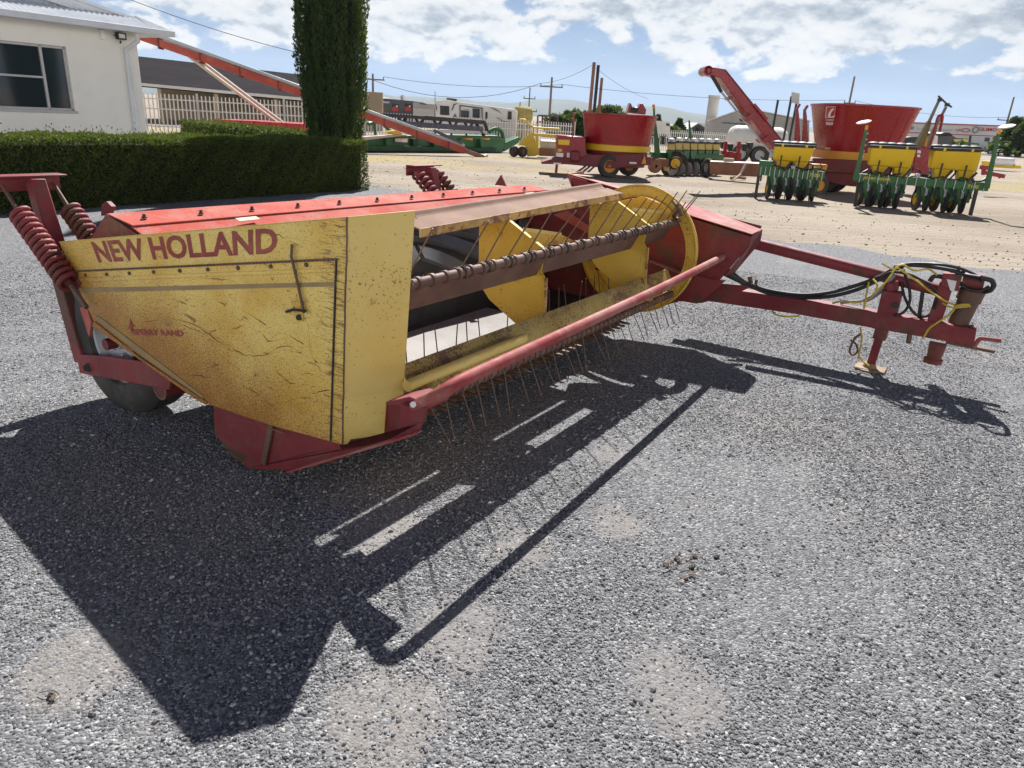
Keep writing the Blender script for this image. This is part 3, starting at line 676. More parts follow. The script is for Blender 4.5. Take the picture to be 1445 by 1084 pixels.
    for a, gus in ((.12, None), (1.40, ((739, 324), (791, 331), (809, 340), (765, 349))), (2.60, ((893, 295), (942, 301), (944, 308), (911, 314)))):
        dv, dz = (0, 0) if a < 2 else (.06, .03)
        s = MB(); s.prism([L(v + dv, a, z + dz) for v, z in ((-.15, 1.03), (.064, 1.068), (.286, .948), (.270, .83), (.304, .785), (.313, .515), (.38, .46), (.34, .42), (.196, .471), (-.06, .614), (-.14, .70))], UA * .006)
        s = s.build('spider_plate', M['yel'], mow, bevel=.002)
        m = MB(); m.beam(L(.064 + dv, a - .014, 1.07 + dz), L(.30 + dv, a - .014, .945 + dz), .028, .006, VA); m.build('spider_flange', M['yel_clean'], s, bevel=.002)
        m = MB(); m.beam(L(.305 + dv, a - .006, .80 + dz), L(.318 + dv, a - .006, .50 + dz), .014, .012, UA); m.build('spider_edge', M['edge'], s)
        if gus:
            m = MB(); m.prism([vv(x, y, .20 + dv) for x, y in gus], VA * .006); m.build('spider_gusset', M['yel'], s); m = MB(); m.beam(vv(*gus[0], .21 + dv), vv(*gus[1], .21 + dv), .012, .02); m.build('gusset_edge', M['yel_clean'], s)
    ring = MB()
    ring.lathe([(.385, 0), (.465, 0), (.468, .022), (.456, .030), (.456, .008), (.392, .008), (.390, .03), (.383, .03), (.385, 0)], L(.065, 3.13, .715), -UA, 72)
    ring.build('reel_end_ring', M['yel'], mow, smooth=True, sharp=30)
    m = MB(); c = L(.05, 3.16, .70)
    m.prism([c + VA * x + Z * z for x, z in ((-.40, .05), (-.27, .32), (0, .395), (.18, .35), (.28, .27), (.18, .17), (-.05, .02), (-.18, -.18), (-.36, -.18))], UA * .006)
    m.prism([c + VA * x + Z * z for x, z in ((-.35, -.20), (-.18, -.18), (.05, -.31), (.0, -.39), (-.22, -.34))], UA * .0065)
    m.build('reel_end_plate', M['yel'], mow, bevel=.002)
    # cam track clutter on the ring
    m = MB(); p = u(955, 297, 3.06)
    m.tube(smooth_path([u(950, 284, 3.06), u(957, 295, 3.0), u(950, 305, 3.05), u(958, 310, 3.0)], 5), .012, 6); m.beam(u(955, 288, 3.02), u(962, 305, 3.02), .02, .03); m.build('cam_roller', M['wear'], mow, bevel=.003)
    m = MB(); m.tube([u(962, 305, 3.1), u(984, 278, 3.1)], .004, 5); m.tube([u(958, 300, 3.1), u(968, 285, 3.1)], .004, 5); m.build('bent_tine', M['tine'], mow)
    # ---- conditioner rolls behind the reel, spiral rubber lugs
    def roll(v, z, R):
        c = L(v, 0, z); a0, a1 = .04, 3.2
        core = MB().tube([c + UA * a0, c + UA * a1], R - .045, 40).build('conditioner_roll', M['rubber'], mow, smooth=True, sharp=50)
        pt = lambda a, th, r: c + UA * a + VA * math.cos(th) * r + Z * math.sin(th) * r
        for k in range(9):
            for s0, s1 in ((.05, .82), (.86, 1.60), (1.64, 2.40), (2.44, 3.18)):
                m = MB(); n = 14; up = 1 if int(s0 / .8) % 2 else -1; k0 = 0
                for i in range(n + 1):
                    a = s0 + (s1 - s0) * i / n; th = 2 * math.pi * k / 9 + up * 1.05 * math.sin((i / n - .5) * 1.3)
                    for dth, r in ((-.20, R - .05), (-.17, R), (.17, R), (.20, R - .05)): m.v.append(pt(a, th + dth, r))
                for i in range(n):
                    for j in range(3): q_ = i * 4 + j; m.f.append((q_, q_ + 1, q_ + 5, q_ + 4))
                m.f += [(0, 1, 2, 3), (n * 4 + 3, n * 4 + 2, n * 4 + 1, n * 4)]
                m.build('rubber_lug', M['lug'], core, smooth=True, sharp=40)
    roll(-.98, .60, .275)
    # ---- inner sheets: deck behind the cutterbar, back sheet, far end sheet, cross tube
    m = MB(); m.prism([L(-.20, .0, .285), L(-.66, .0, .30), L(-.66, .0, .294), L(-.20, .0, .279)], UA * 2.25); m.build('deck_pan', M['pan'], mow)
    m = MB(); m.prism([L(.0, .0, .12), L(.0, .0, .20), L(-.20, .0, .275), L(-.21, .0, .265), L(-.05, .0, .12)], UA * 3.1); m.build('cutter_bar', M['wear'], mow, bevel=.003)
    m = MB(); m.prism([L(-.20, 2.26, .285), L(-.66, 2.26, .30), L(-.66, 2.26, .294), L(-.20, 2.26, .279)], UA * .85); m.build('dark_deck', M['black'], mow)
    m = MB()
    for i in range(36):
        p = L(.0, .06 + 3.0 * i / 35, .155); m.prism([p + UA * -.022, p + UA * .022, p + VA * .10 + UA * .004, p + VA * .10 - UA * .004], Z * .014)
    m.build('knife_guards', M['wear'], mow)
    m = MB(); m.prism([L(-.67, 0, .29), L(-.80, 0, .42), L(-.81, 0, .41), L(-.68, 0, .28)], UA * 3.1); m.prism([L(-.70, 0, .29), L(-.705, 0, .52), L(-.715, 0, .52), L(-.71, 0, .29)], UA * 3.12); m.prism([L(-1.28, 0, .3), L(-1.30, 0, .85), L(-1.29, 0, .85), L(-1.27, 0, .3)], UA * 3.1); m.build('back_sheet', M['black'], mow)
    m = MB(); m.prism([u(px, py, 3.2) for px, py in ((905, 362), (962, 384), (1002, 394), (1024, 396), (984, 429), (960, 425), (884, 446), (840, 462), (800, 440), (820, 340))], UA * .014); m.build('far_end_sheet', M['red'], mow, bevel=.003)
    MB().prism([u(px, py, 3.19) for px, py in ((752, 340), (835, 340), (835, 445), (760, 440))], UA * .008).build('inner_end_sheet', M['red_dark'], mow)
    m = MB(); m.beam(u(918, 368, 3.18), u(968, 388, 3.18), .05, .012, Z); m.build('end_sheet_flange', M['red_pipe'], mow)
    m = MB(); m.cyl(L(-1.0, -.045, .25), L(-1.0, 3.05, .25), .055, n=18); m.build('axle_tube', M['red_dark'], mow, smooth=True, sharp=60)
    m = MB(); m.lathe([(.056, -.001), (.044, -.001), (.044, .05)], L(-1.0, -.046, .25), UA, 18); m.build('tube_end_rim', M['wear'], mow, smooth=True)
    m = MB(); m.prism([L(-.55, 3.02, .55), L(-.1, 3.02, .62), L(-.2, 3.02, 1.02), L(-.62, 3.02, 1.07), L(-.95, 3.02, .95), L(-.95, 3.02, .55)], UA * .2); m.build('gear_housing', M['red'], mow, bevel=.012)
    m = MB(); m.prism([u(780, 303, 2.99), u(800, 297, 2.99), u(835, 322, 2.99), u(830, 330, 2.99)], UA * .15); m.build('housing_lid', M['red_top'], mow, bevel=.004)  # pinkish red: the slab's lit top face put into the colour
    # ---- lift masts with float springs, near and far; wheels on trailing arms
    def lift(da, dv, near_side):
        D = UA * da + VA * dv
        s = lambda p: p + D
        T = L(-2.04, .02, 1.145); Bm = L(-1.74, -.005, .22)
        MB().beam(s(T), s(Bm), .075, .075, UA, .10, .10).build('lift_mast', M['red'], mow, bevel=.006)
        tb = MB(); tb.box(s(L(-2.09, .005, 1.165)), (.10, .36, .010), (VA, UA, Z)); tb.box(s(L(-2.135, .005, 1.125)), (.010, .36, .085), (VA, UA, Z)); tb = tb.build('spring_plate', M['red'], mow, bevel=.004)
        for a in (-.115, .135):
            p0 = s(L(-2.10, a, 1.12)); p1 = s(L(-1.96, a + .0, .99)) if near_side else s(L(-2.06, a, 1.10)); p2 = s(L(-1.58, a + .01, .68))
            MB().cyl(p0, p1, .010, n=10).build('spring_rod', M['wear'], mow, smooth=True, sharp=60)
            sp = helix(p1, p2, .046, 13, .0135, 7).build('float_spring', M['red'], mow, smooth=True, sharp=80)
            MB().cyl(p1 - (p2 - p1).normalized() * .02, p1 + (p2 - p1).normalized() * .03, .028, n=6).build('spring_nut', M['red_pipe'], sp)
            MB().cyl(p1, p2, .022, n=10).build('spring_core', M['red_dark'], sp, smooth=True, sharp=60)
            MB().cyl(p2, p2 + (p2 - p1).normalized() * .15, .012, n=8).build('spring_eye_rod', M['wear'], sp)
        m = MB(); m.prism([s(u(px, py, -.055)) for px, py in ((107, 500), (150, 503), (222, 514), (243, 532), (238, 551), (180, 540), (112, 527))], UA * .022)
        arm = m.build('trailing_arm', M['red'], mow, bevel=.006)
        MB().cyl(s(u(124, 519, -.065)), s(u(124, 519, -.02)), .024, n=6).build('pivot_bolt', M['black'], arm)
        if near_side:
            m = MB(); m.prism([u(112, 434, -.05), u(121, 432, -.05), u(129, 455, -.05), u(125, 476, -.05)], UA * .02); m.build('red_reflector', M['red_top'], mow, bevel=.003)
            m = MB(); m.prism([u(97, 402, -.045), u(107, 398, -.045), u(116, 420, -.045), u(120, 440, -.045), u(111, 437, -.045)], UA * .02); m.build('shield_hinge', M['black'], mow, bevel=.003)
        wc = s(L(-1.43, .093, .388))
        wheel(mow, wc, near, .388, .235, .215, M['tyre'], M['rimw'])
        MB().cyl(wc + near * .15, wc - near * .12, .03, n=12).build('axle_stub', M['red_dark'], arm)
    lift(0, 0, True); lift(2.98, .22, False)
    # ---- drive frame at the far end and the drawbar
    f = lambda px, py, a=3.36: u(px, py, a)
    top = [L(-.83, 3.42, 1.17), L(.74, 3.42, .945), L(.86, 3.72, .935), L(-.70, 3.72, 1.20)]
    m = MB()
    m.prism([f(806, 250), f(868, 268), f(979, 309), f(1060, 334), f(1056, 348), f(1022, 388), f(985, 428), f(955, 420), f(935, 385), f(880, 330), f(812, 268)], UA * .012)
    side = m.build('drive_frame', M['red'], mow, bevel=.004)
    m = MB(); m.prism([f(800, 246, 3.34), f(868, 266, 3.34), f(979, 307, 3.34), f(1061, 332, 3.34), u(1076, 325, 3.66), u(985, 293, 3.66), u(869, 262, 3.66)], Z * .008); m.build('frame_top_plate', M['red_pipe'], side, bevel=.003)  # paler red than the sides: light on the top put into the colour
    m = MB(); m.prism([f(1061, 333), u(1076, 325, 3.66), u(1073, 342, 3.66), u(1036, 386, 3.6), f(1022, 390), f(1056, 349)], UA * .008 + VA * -.004); m.build('frame_nose', M['red_dark'], side)
    m = MB(); m.prism([f(800, 246, 3.36), f(808, 268, 3.36), u(830, 262, 3.66), u(822, 241, 3.66)], VA * .008); m.build('frame_tail', M['red'], side)
    m = MB(); m.prism([L(-.7, 3.66, 1.12), L(.80, 3.66, .93), L(.72, 3.66, .72), L(.40, 3.66, .45), L(-.2, 3.66, .6)], UA * .01); m.build('frame_far_side', M['red_dark'], side)
    MB().box(u(822, 250, 3.45) + Z * .012, (.16, .07, .004), (VA, UA, Z)).build('paper_decal', M['decal'], side)
    a_ = 3.70
    db = MB(); db.prism([u(972, 402, a_), u(990, 403, a_), u(1120, 421, a_), u(1378, 465, a_), u(1374, 489, a_), u(1120, 443, a_), u(985, 423, a_), u(970, 420, a_)], UA * .11)
    db = db.build('drawbar', M['red'], mow, bevel=.006)
    m = MB(); m.prism([u(955, 395, a_ - .02), u(1018, 400, a_ - .02), u(1062, 404, a_ - .02), u(1045, 412, a_ - .02), u(990, 428, a_ - .02), u(955, 425, a_ - .02)], UA * .012); m.build('drawbar_gusset', M['red'], db, bevel=.003)
    MB().tube([u(1062, 343, 3.80), u(1336, 412, 3.80)], .043, 16).build('swing_tube', M['red'], mow, smooth=True, sharp=60)
    d = lambda px, py, a=3.755: u(px, py, a)
    jk = MB(); jk.box(d(1256, 427), (.125, .11, .17), (VA, UA, Z)); jk.cyl(d(1254, 412), d(1258, 398), .04, n=14); jk.beam(d(1263, 396), d(1262, 410), .05, .05, UA)
    jk = jk.build('parking_jack', M['red'], mow, bevel=.006)
    MB().beam(d(1249, 450), d(1241, 478), .085, .085, UA).build('jack_sleeve', M['red_dark'], jk, bevel=.004)
    MB().beam(d(1243, 470), d(1228, 517), .055, .055, UA).build('jack_leg', M['red'], jk, bevel=.004)
    m = MB(); p = G(1226, 521); p.z = 0
    m.lathe([(.10, .004), (.10, .012), (.05, .018), (.035, .05), (.0, .05)], p, Z, 16); m.box(p + VA * .01 + Z * .012, (.20, .15, .012), (VA, UA, Z)); m.build('jack_foot', M['brownish'], jk, bevel=.002)
    MB().cyl(d(1264, 431, 3.68), d(1264, 431, 3.70), .022, n=12).build('jack_hole_boss', M['black'], jk)
    m = MB(); m.beam(d(1318, 455), d(1337, 398), .085, .09, UA); m.build('hitch_post', M['red'], mow, bevel=.006)
    m = MB(); m.prism([d(1330, 386, 3.69), d(1358, 388, 3.69), d(1352, 412, 3.69), d(1327, 404, 3.69)], UA * .10); m.build('post_head', M['red'], mow, bevel=.005)
    MB().prism([d(1336, 394, 3.684), d(1350, 397, 3.684), d(1346, 412, 3.684), d(1341, 410, 3.684)], UA * .004).build('white_tag', M['white'], mow)
    m = MB(); m.cyl(d(1349, 462, 3.80), d(1372, 413, 3.80), .062, .068, 18); m.lathe([(.078, 0), (.078, .07), (.06, .09)], d(1366, 424, 3.80), (d(1372, 413, 3.8) - d(1349, 462, 3.8)), 18); m.build('drive_shaft_guard', M['wear'], mow, smooth=True, sharp=40)
    m = MB(); m.cyl(d(1358, 396, 3.78), d(1389, 399, 3.78), .055, .06, 16); m.build('gear_cylinder', M['red_dark'], mow, smooth=True, sharp=40)
    m = MB(); m.tube([d(1352, 384), d(1353, 375)], .010, 8); m.tube([d(1341, 386), d(1362, 383)], .012, 8); m.build('top_fitting', M['wear'], mow)
    m = MB(); m.cyl(d(1324, 484), d(1317, 508), .055, .045, 14); m.lathe([(.06, 0), (.06, .03)], d(1317, 506), Vector((0, 0, -1)), 14); m.cyl(d(1316, 505), d(1314, 513), .03, n=8); m.build('pivot_pin_housing', M['red_dark'], mow, smooth=True, sharp=40)
    m = MB(); m.tube(smooth_path([d(1374, 490, 3.73), d(1382, 479, 3.73), d(1388, 478, 3.73), d(1413, 481, 3.73)], 5), .014, 8); m.build('upper_hitch_prong', M['red_pipe'], mow, smooth=True)
    m = MB(); m.beam(d(1335, 482, 3.76), d(1404, 496, 3.76), .06, .02); m.build('lower_hitch_tongue', M['wear'], mow, bevel=.005)
    m = MB(); m.cyl(d(1371, 466), d(1371, 459), .014, n=8); m.build('hitch_bolt', M['wear'], mow); MB().cyl(d(1284, 470), d(1282, 484), .018, n=8).build('hanging_pin', M['wear'], mow)
    MB().beam(d(1303, 405, 3.8), d(1297, 448, 3.8), .025, .025, UA).build('hanging_link', M['black'], mow)
    MB().tube(smooth_path([d(1384, 392, 3.6), d(1399, 396, 3.62), d(1402, 404, 3.66), d(1395, 411, 3.75), d(1380, 410, 3.82), d(1355, 400, 3.80), d(1330, 391, 3.72), d(1318, 390, 3.70), d(1312, 397, 3.70)], 6), .016, 8).build('loop_hose', M['hose'], mow, smooth=True, sharp=60)
    for off, w in ((0, 0), (4, .03)):
        MB().tube(smooth_path([d(1034, 388 + off, 3.66), d(1056, 400 + off * .6, 3.68), d(1085, 410 + off, 3.70), d(1130, 416 + off, 3.72), d(1170, 413 + off * 1.4, 3.72), d(1208, 403 + off * 1.6, 3.73), d(1240, 391 + off, 3.74), d(1262, 379 + off * .5, 3.75), d(1275, 374 + off, 3.74), d(1310, 376 + off, 3.72), d(1340, 381 + off, 3.70), d(1362, 388, 3.70), d(1384, 392, 3.6)][:13 - int(off)], 6), .0135, 8).build('hydraulic_hose', M['hose'], mow, smooth=True, sharp=60)
    for pts in (((1262, 376), (1290, 372), (1330, 374), (1358, 380), (1376, 388), (1386, 398)), ((1240, 392), (1262, 384), (1290, 390), (1312, 402), (1322, 418), (1318, 436)), ((1274, 380), (1282, 402), (1284, 424), (1276, 440), (1262, 446)), ((1352, 398), (1366, 408), (1384, 410), (1396, 404))):
        MB().tube(smooth_path([d(x, y, 3.70 + .03 * math.sin(x)) for x, y in pts], 6), .010, 8).build('hydraulic_hose', M['hose'], mow, smooth=True, sharp=60)
    MB().tube(smooth_path([d(1272, 398), d(1276, 418), d(1286, 437), d(1296, 446), d(1308, 446), d(1318, 440)], 6), .010, 8).build('hanging_hose', M['hose'], mow, smooth=True, sharp=60)
    MB().tube(smooth_path([d(1186, 428), d(1200, 426), d(1220, 424), d(1238, 414), d(1252, 400), d(1262, 386)], 6), [.010] * 12 + [.018] * 18 + [.010], 8).build('sleeved_hose', M['sleeve'], mow, smooth=True, sharp=60)
    m = MB(); m.beam(d(1046, 398, 3.7), d(1066, 406, 3.7), .05, .03); m.cyl(d(1060, 404, 3.72), d(1058, 390, 3.72), .018, n=8); m.cyl(d(1066, 402, 3.72), d(1068, 394, 3.72), .012, n=8); m.build('hose_manifold', M['wear'], mow, bevel=.003)
    m = MB(); m.cyl(d(1023, 383, 3.55), d(1052, 400, 3.60), .035, .02, 12); m.build('lift_cylinder', M['black'], mow, smooth=True, sharp=40)
    m = MB()
    m.tube(smooth_path([d(1215, 471, 3.70), d(1206, 478, 3.69), d(1199, 494, 3.69), d(1203, 501, 3.69), d(1210, 496, 3.69), d(1208, 486, 3.69), d(1200, 480, 3.69)], 6), .008, 6); m.build('brown_strap', M['wear'], mow, smooth=True)
build_mower()

# yellow rope wound round the drawbar
rope = root('rope', u(1264, 380, 3.66), 'yellow rope wound round the red drawbar and its hoses', 'rope')
dd = lambda px, py, a=3.66: u(px, py, a)
for pts in ([(1245, 372), (1262, 381), (1266, 378), (1290, 394), (1318, 415), (1340, 428), (1362, 433), (1366, 430), (1350, 432), (1340, 444), (1320, 457), (1312, 463), (1302, 478)],
            [(1175, 428), (1190, 425), (1205, 427), (1222, 424), (1234, 414), (1250, 398), (1264, 379)], [(1226, 398), (1222, 420), (1219, 436)], [(1214, 462), (1216, 480), (1212, 502), (1216, 508), (1226, 516)],
            [(1090, 439), (1095, 444), (1110, 447), (1128, 446)], [(1232, 394), (1238, 402), (1236, 412)], [(1330, 428), (1344, 434), (1370, 432)], [(1262, 378), (1275, 374), (1290, 382), (1310, 380), (1322, 388)]):
    MB().tube(smooth_path([dd(x, y, 3.64 if i % 3 else 3.68) for i, (x, y) in enumerate(pts)], 6), .0068, 6).build('rope_length', M['rope'], rope, smooth=True)
# ------------------------------------------------------------------ hedges and the cypress
Z = Vector((0, 0, 1))
M['leaf_hedge'] = leaf('hedge_leaf', (.020, .038, .010), (.095, .125, .018), .28, 2.5)
M['leaf_cyp'] = leaf('cypress_leaf', (.013, .031, .011), (.046, .082, .020), .22, 2.2)
M['leaf_far'] = leaf('far_leaf', (.02, .045, .02), (.06, .10, .035), .25, .8)
M['core'] = paint('hedge_core', (.010, .014, .007), (.018, .022, .010), dirt=.1, rough=.9, bump=0)
M['bark'] = paint('bark', (.09, .065, .045), (.14, .10, .07), dirt=.3, rough=.9, bump=.5)
def hedge(name, p0, d, length, depth_dir, depth, h, n, label, size=.030):
    """clipped hedge: dark twiggy core, many small leaves on and just under its faces"""
    r = root(name, p0, label, 'hedge', 'clipped hedges')
    c = MB(); ins = .10
    c.prism([p0 + d * ins + depth_dir * ins, p0 + d * (length - ins) + depth_dir * ins, p0 + d * (length - ins) + depth_dir * (depth - ins), p0 + d * ins + depth_dir * (depth - ins)], Z * (h - ins))
    c.build('twigs', M['core'], r)
    A = np.array([length * h, length * depth, depth * h, depth * h]); cnt = (n * A / A.sum()).astype(int)
    cnt[0] = int(cnt[0] * 1.2)
    out = []; nr = []
    for k, m in enumerate(cnt):
        s = rng.uniform(0, 1, m); t = rng.uniform(0, 1, m); inn = rng.exponential(.035, m)
        if k == 0: a, b, z = s * length, inn, t * h; no = -depth_dir
        elif k == 1: a, b, z = s * length, t * depth, h - inn; no = Z
        elif k == 2: a, b, z = length - inn, s * depth, t * h; no = d
        else: a, b, z = inn, s * depth, t * h; no = -d
        lump = (.030 * np.sin(a * 3.1 + z * 4) + .022 * np.sin(a * 8 + b * 5 + z * 7 + 1) + .016 * np.sin(a * 19 + z * 15)) * (.45 if k == 1 else 1)
        edge = np.clip((h - z) / .09, 0, 1) if k != 1 else np.clip(np.minimum(b, depth - b) / .09, 0, 1)
        P = np.array(p0)[None] + a[:, None] * np.array(d) + b[:, None] * np.array(depth_dir) + z[:, None] * np.array(Z) + (lump - .03 * (1 - edge) * 1.5)[:, None] * np.array(no)
        out.append(P); nr.append(np.repeat(np.array(no)[None], m, 0))
    P = np.concatenate(out); N_ = np.concatenate(nr)
    D = N_ * .9 + rng.normal(size=P.shape) * .75 + np.array([0, 0, .35])
    q = int(n * .012); s = rng.uniform(0, 1, q); t = rng.uniform(0, 1, q); hgt = rng.exponential(.035, q)
    P2 = np.array(p0) + (s * length)[:, None] * np.array(d) + (t * depth)[:, None] * np.array(depth_dir) + (h + hgt)[:, None] * np.array(Z)
    P = np.concatenate([P, P2]); D = np.concatenate([D, rng.normal(size=P2.shape) * .5 + np.array([0, 0, 1.0])])
    w = P @ np.array(d); sh = np.clip(rng.uniform(0, .75, len(P)) + .22 * np.sin(w * 2.3 + P[:, 2] * 5) * np.sin(w * .9 + 1) + .12 * np.sin(w * 9 + P[:, 2] * 11), 0, 1)
    leaf_mesh('leaves', quads(len(P), P, D, size), M['leaf_hedge'], r, sh)
    return r
H1 = Vector((-3.18, 15.2, 0)); hb = G(0, 303); hd = (hb - H1).normalized()
hedge('hedge', H1, hd, 11.5, -VA, 1.35, .97, 110000, 'long clipped dark green hedge on the gravel in front of the cream building')
H2a = W(430, 190, 17.2); H2b = W(252, 170, 21.5); H2a.z = H2b.z = 0
h2 = (H2b - H2a); hedge('hedge', H2a - h2.normalized() * .5, h2.normalized(), h2.length + .5, Vector((-h2.y, h2.x, 0)).normalized() * (-1 if Vector((-h2.y, h2.x, 0)).y < 0 else 1), 1.1, .95, 24000, 'short bright topped hedge running back from the cypress towards the fence', size=.045)
def cypress():
    c = HX(471, 16.1)
    r = root('cypress_tree', c, 'tall dark columnar cypress at the end of the long hedge', 'tree')
    MB().tube([c, c + Z * 2, c + Z * 5, c + Z * 8.2], [.16, .14, .09, .02], 10).build('trunk', M['bark'], r, smooth=True)
    n = 100000; z = rng.uniform(.05, 8.6, n); th = rng.uniform(0, 2 * math.pi, n)
    prof = np.interp(z, [0, .4, 1.2, 2.6, 4.5, 6.5, 8, 8.6], [.36, .42, .54, .66, .66, .52, .24, .02])
    lob = 1 + .10 * np.sin(th * 5 + z * .7) + .07 * np.sin(th * 9 - z * 1.3 + 2) + .05 * np.sin(th * 17 + z * 3)
    rad = prof * lob - rng.exponential(.07, n)
    rad = rad + .10 * np.clip(np.sin(th * 13 + np.floor(z * 6) * 2.4) * np.sin(z * 19 + th * 3), 0, 1) ** 2 * prof
    rad = np.clip(rad, .02, None)
    P = np.stack([np.cos(th) * rad, np.sin(th) * rad, z], 1) + np.array(c)
    D = np.stack([np.cos(th) * .35, np.sin(th) * .35, np.ones(n) * 1.5], 1) + rng.normal(size=(n, 3)) * .55
    leaf_mesh('crown', quads(n, P, D, .052, 2.3), M['leaf_cyp'], r)
    m = MB(); m.lathe([(.02, .1), (.25, .2), (.40, 1), (.50, 2.6), (.5, 4.5), (.36, 6.5), (.12, 8), (0, 8.3)], c, Z, 20); m.build('inner_twigs', M['core'], r)
cypress()

# ------------------------------------------------------------------ cream building on the left
M['cream'] = paint('cream_render', (.88, .85, .76), (.90, .87, .79), dirt=.12, dirtcol=(.5, .45, .36), rough=.85, bump=.1, scale=.5)
M['roofing'] = paint('white_blue_roofing', (.52, .56, .60), (.60, .63, .66), dirt=.2, dirtcol=(.35, .36, .36), rough=.5, bump=0)
M['gable'] = paint('pale_blue_gable', (.42, .48, .55), (.50, .55, .60), dirt=.2, rough=.7)
M['fascia'] = paint('white_fascia', (.66, .68, .70), (.72, .74, .76), dirt=.1, rough=.5, bump=0)
M['alu'] = paint('aluminium_frame', (.46, .45, .44), (.52, .51, .50), dirt=.1, rough=.4, bump=0, metal=.3)
M['glass'] = glass('window_glass')
M['blackp'] = paint('black_plastic', (.012, .012, .013), (.02, .02, .02), dirt=.1, rough=.5, bump=0)
M['conc_'] = paint('sill_concrete', (.50, .48, .44), (.56, .54, .50), dirt=.3, rough=.85)
M['lens'] = glass('lamp_lens', (.55, .55, .5), .2)
def building():
    Bc = HX(205, 19.0)
    r = root('office_building', Bc, 'cream rendered building with white corrugated eaves behind the long hedge', 'building')
    w = lambda px, py, off=0.0: plane(px, py, Bc + VA * off, VA)
    S = lambda s, z, off=0.0: Bc + UA * s + Z * z + VA * off
    H = 3.02
    # wall with a real window opening
    t0 = w(93, 66); t1 = w(104, 157); sx = (t0 - Bc).dot(UA); zt = (t0.z + .0); zb = t1.z; sl = sx - 2.6
    m = MB()
    for a, b, z0, z1 in ((-10, sl, 0, H), (sx, 0, 0, H), (sl, sx, 0, zb), (sl, sx, zt, H)):
        m.prism([S(a, z0), S(b, z0), S(b, z1), S(a, z1)], -VA * .22)
    m.prism([S(0, 0, -.22), S(-.22, 0, -.22), S(-.22, 0, -9), S(0, 0, -9)], Z * H); m.prism([S(-10, 0, -8.8), S(0, 0, -8.8), S(0, H, -8.8), S(-10, H, -8.8)], -VA * .2)
    m.build('wall', M['cream'], r)
    fr = MB(); f = .055
    def bar(a, b, z0, z1): fr.prism([S(a, z0, -.05), S(b, z0, -.05), S(b, z1, -.05), S(a, z1, -.05)], -VA * .07)
    mu = (w(65, 110) - Bc).dot(UA); hz = w(30, 107).z
    bar(sl, sx, zt - f, zt); bar(sl, sx, zb, zb + f); bar(sx - f, sx, zb, zt); bar(sl, sl + f, zb, zt); bar(mu - f / 2, mu + f / 2, zb, zt); bar(sl, mu, hz - f * .4, hz + f * .4); bar(mu - 1.35, mu - 1.30, zb, zt)
    fr = fr.build('window', M['alu'], r, bevel=.004)
    MB().prism([S(sl, zb, -.09), S(sx, zb, -.09), S(sx, zt, -.09), S(sl, zt, -.09)], -VA * .01).build('pane', M['glass'], fr)
    MB().prism([S(sl - .04, zb - .05, -.02), S(sx + .04, zb - .05, -.02), S(sx + .04, zb, -.02), S(sl - .04, zb, -.02)], VA * .07).build('sill', M['conc_'], fr, bevel=.006)
    cu = MB()
    for i in range(60):
        s = mu + .05 + (sx - mu - .1) * i / 59; cu.add([S(s, zb, -.16 + .012 * (i % 2)), S(s + .03, zb, -.16 + .012 * ((i + 1) % 2)), S(s + .03, zt, -.16 + .012 * ((i + 1) % 2)), S(s, zt, -.16 + .012 * (i % 2))], [(0, 1, 2, 3)])
    cu.build('curtain', M['core'], fr)
    # corrugated skirt roof over the wall
    e0 = w(246, 49, .45); ez = e0.z; se = (e0 - Bc).dot(UA)
    up0 = w(200, 33, 0.0).z
    m = MB(); n = 170
    pts0, pts1 = [], []
    for i in range(n + 1):
        s = -10 + (se + 10) * i / n; b = .018 * (1 if i % 2 else -1)
        pts0.append(S(s, ez + .05 + b, .47)); pts1.append(S(min(s, .25), ez + .36 + b, -.35))
    for i in range(n):
        m.add([pts0[i], pts0[i + 1], pts1[i + 1], pts1[i]], [(0, 1, 2, 3)])
    m.build('skirt_roof', M['roofing'], r)
    m = MB(); m.prism([S(-10, ez - .06, .44), S(se, ez - .06, .44), S(se, ez + .07, .44), S(-10, ez + .07, .44)], VA * .05); m.prism([S(se, ez - .06, .44), S(se, ez - .06, -9), S(se, ez + .07, -9), S(se, ez + .07, .44)], UA * -.04)
    m.prism([S(-10, ez - .05, .44), S(se - .04, ez - .05, .44), S(se - .04, ez - .05, -.1), S(-10, ez - .05, -.1)], Z * .02)
    m.build('fascia', M['fascia'], r, bevel=.006)
    # gable above
    g0 = w(228, 42, -.3); g1 = w(104, 0, -.3); sl_ = (g1.z - g0.z) / ((g1 - g0).dot(UA)); s0 = (g0 - Bc).dot(UA); sr = -5.5; zr = g0.z + sl_ * (sr - s0)
    m = MB(); m.prism([S(-10, H, -.36), S(s0 - .1, H, -.36), S(sr, zr - .1, -.36), S(-10, H + .3, -.36)], -VA * .15); m.build('gable', M['gable'], r)
    m = MB()
    for k, (za, zb2, off, th) in enumerate(((.0, -.20, -.28, .06), (.06, .0, -.22, 9))):
        m.prism([S(s0, g0.z + zb2, off), S(s0, g0.z + za, off), S(sr, zr + za, off), S(sr, zr + zb2, off)], -VA * th)
        m.prism([S(sr, zr + za, off), S(sr, zr + zb2, off), S(-11, g0.z + zb2, off), S(-11, g0.z + za, off)], -VA * th)
    m.build('roof', M['fascia'], r)
    p = [w(193, 48, .38), w(195, 58, .38), w(178, 70, .06), w(178.5, 75, .06), w(196, 186, .06)]; p[-1] = Vector((p[3].x, p[3].y, .1))
    MB().tube(p, .052, 12).build('downpipe', M['fascia'], r, smooth=True, sharp=60)
    m = MB(); c = w(170.5, 51, .12); m.box(c, (.22, .10, .15), (UA, VA, Z)); m.tube([w(160, 50, .05), w(164, 50, .12)], .012, 6); m.tube([w(170, 58, .12), w(170, 61, .02)], .02, 6)
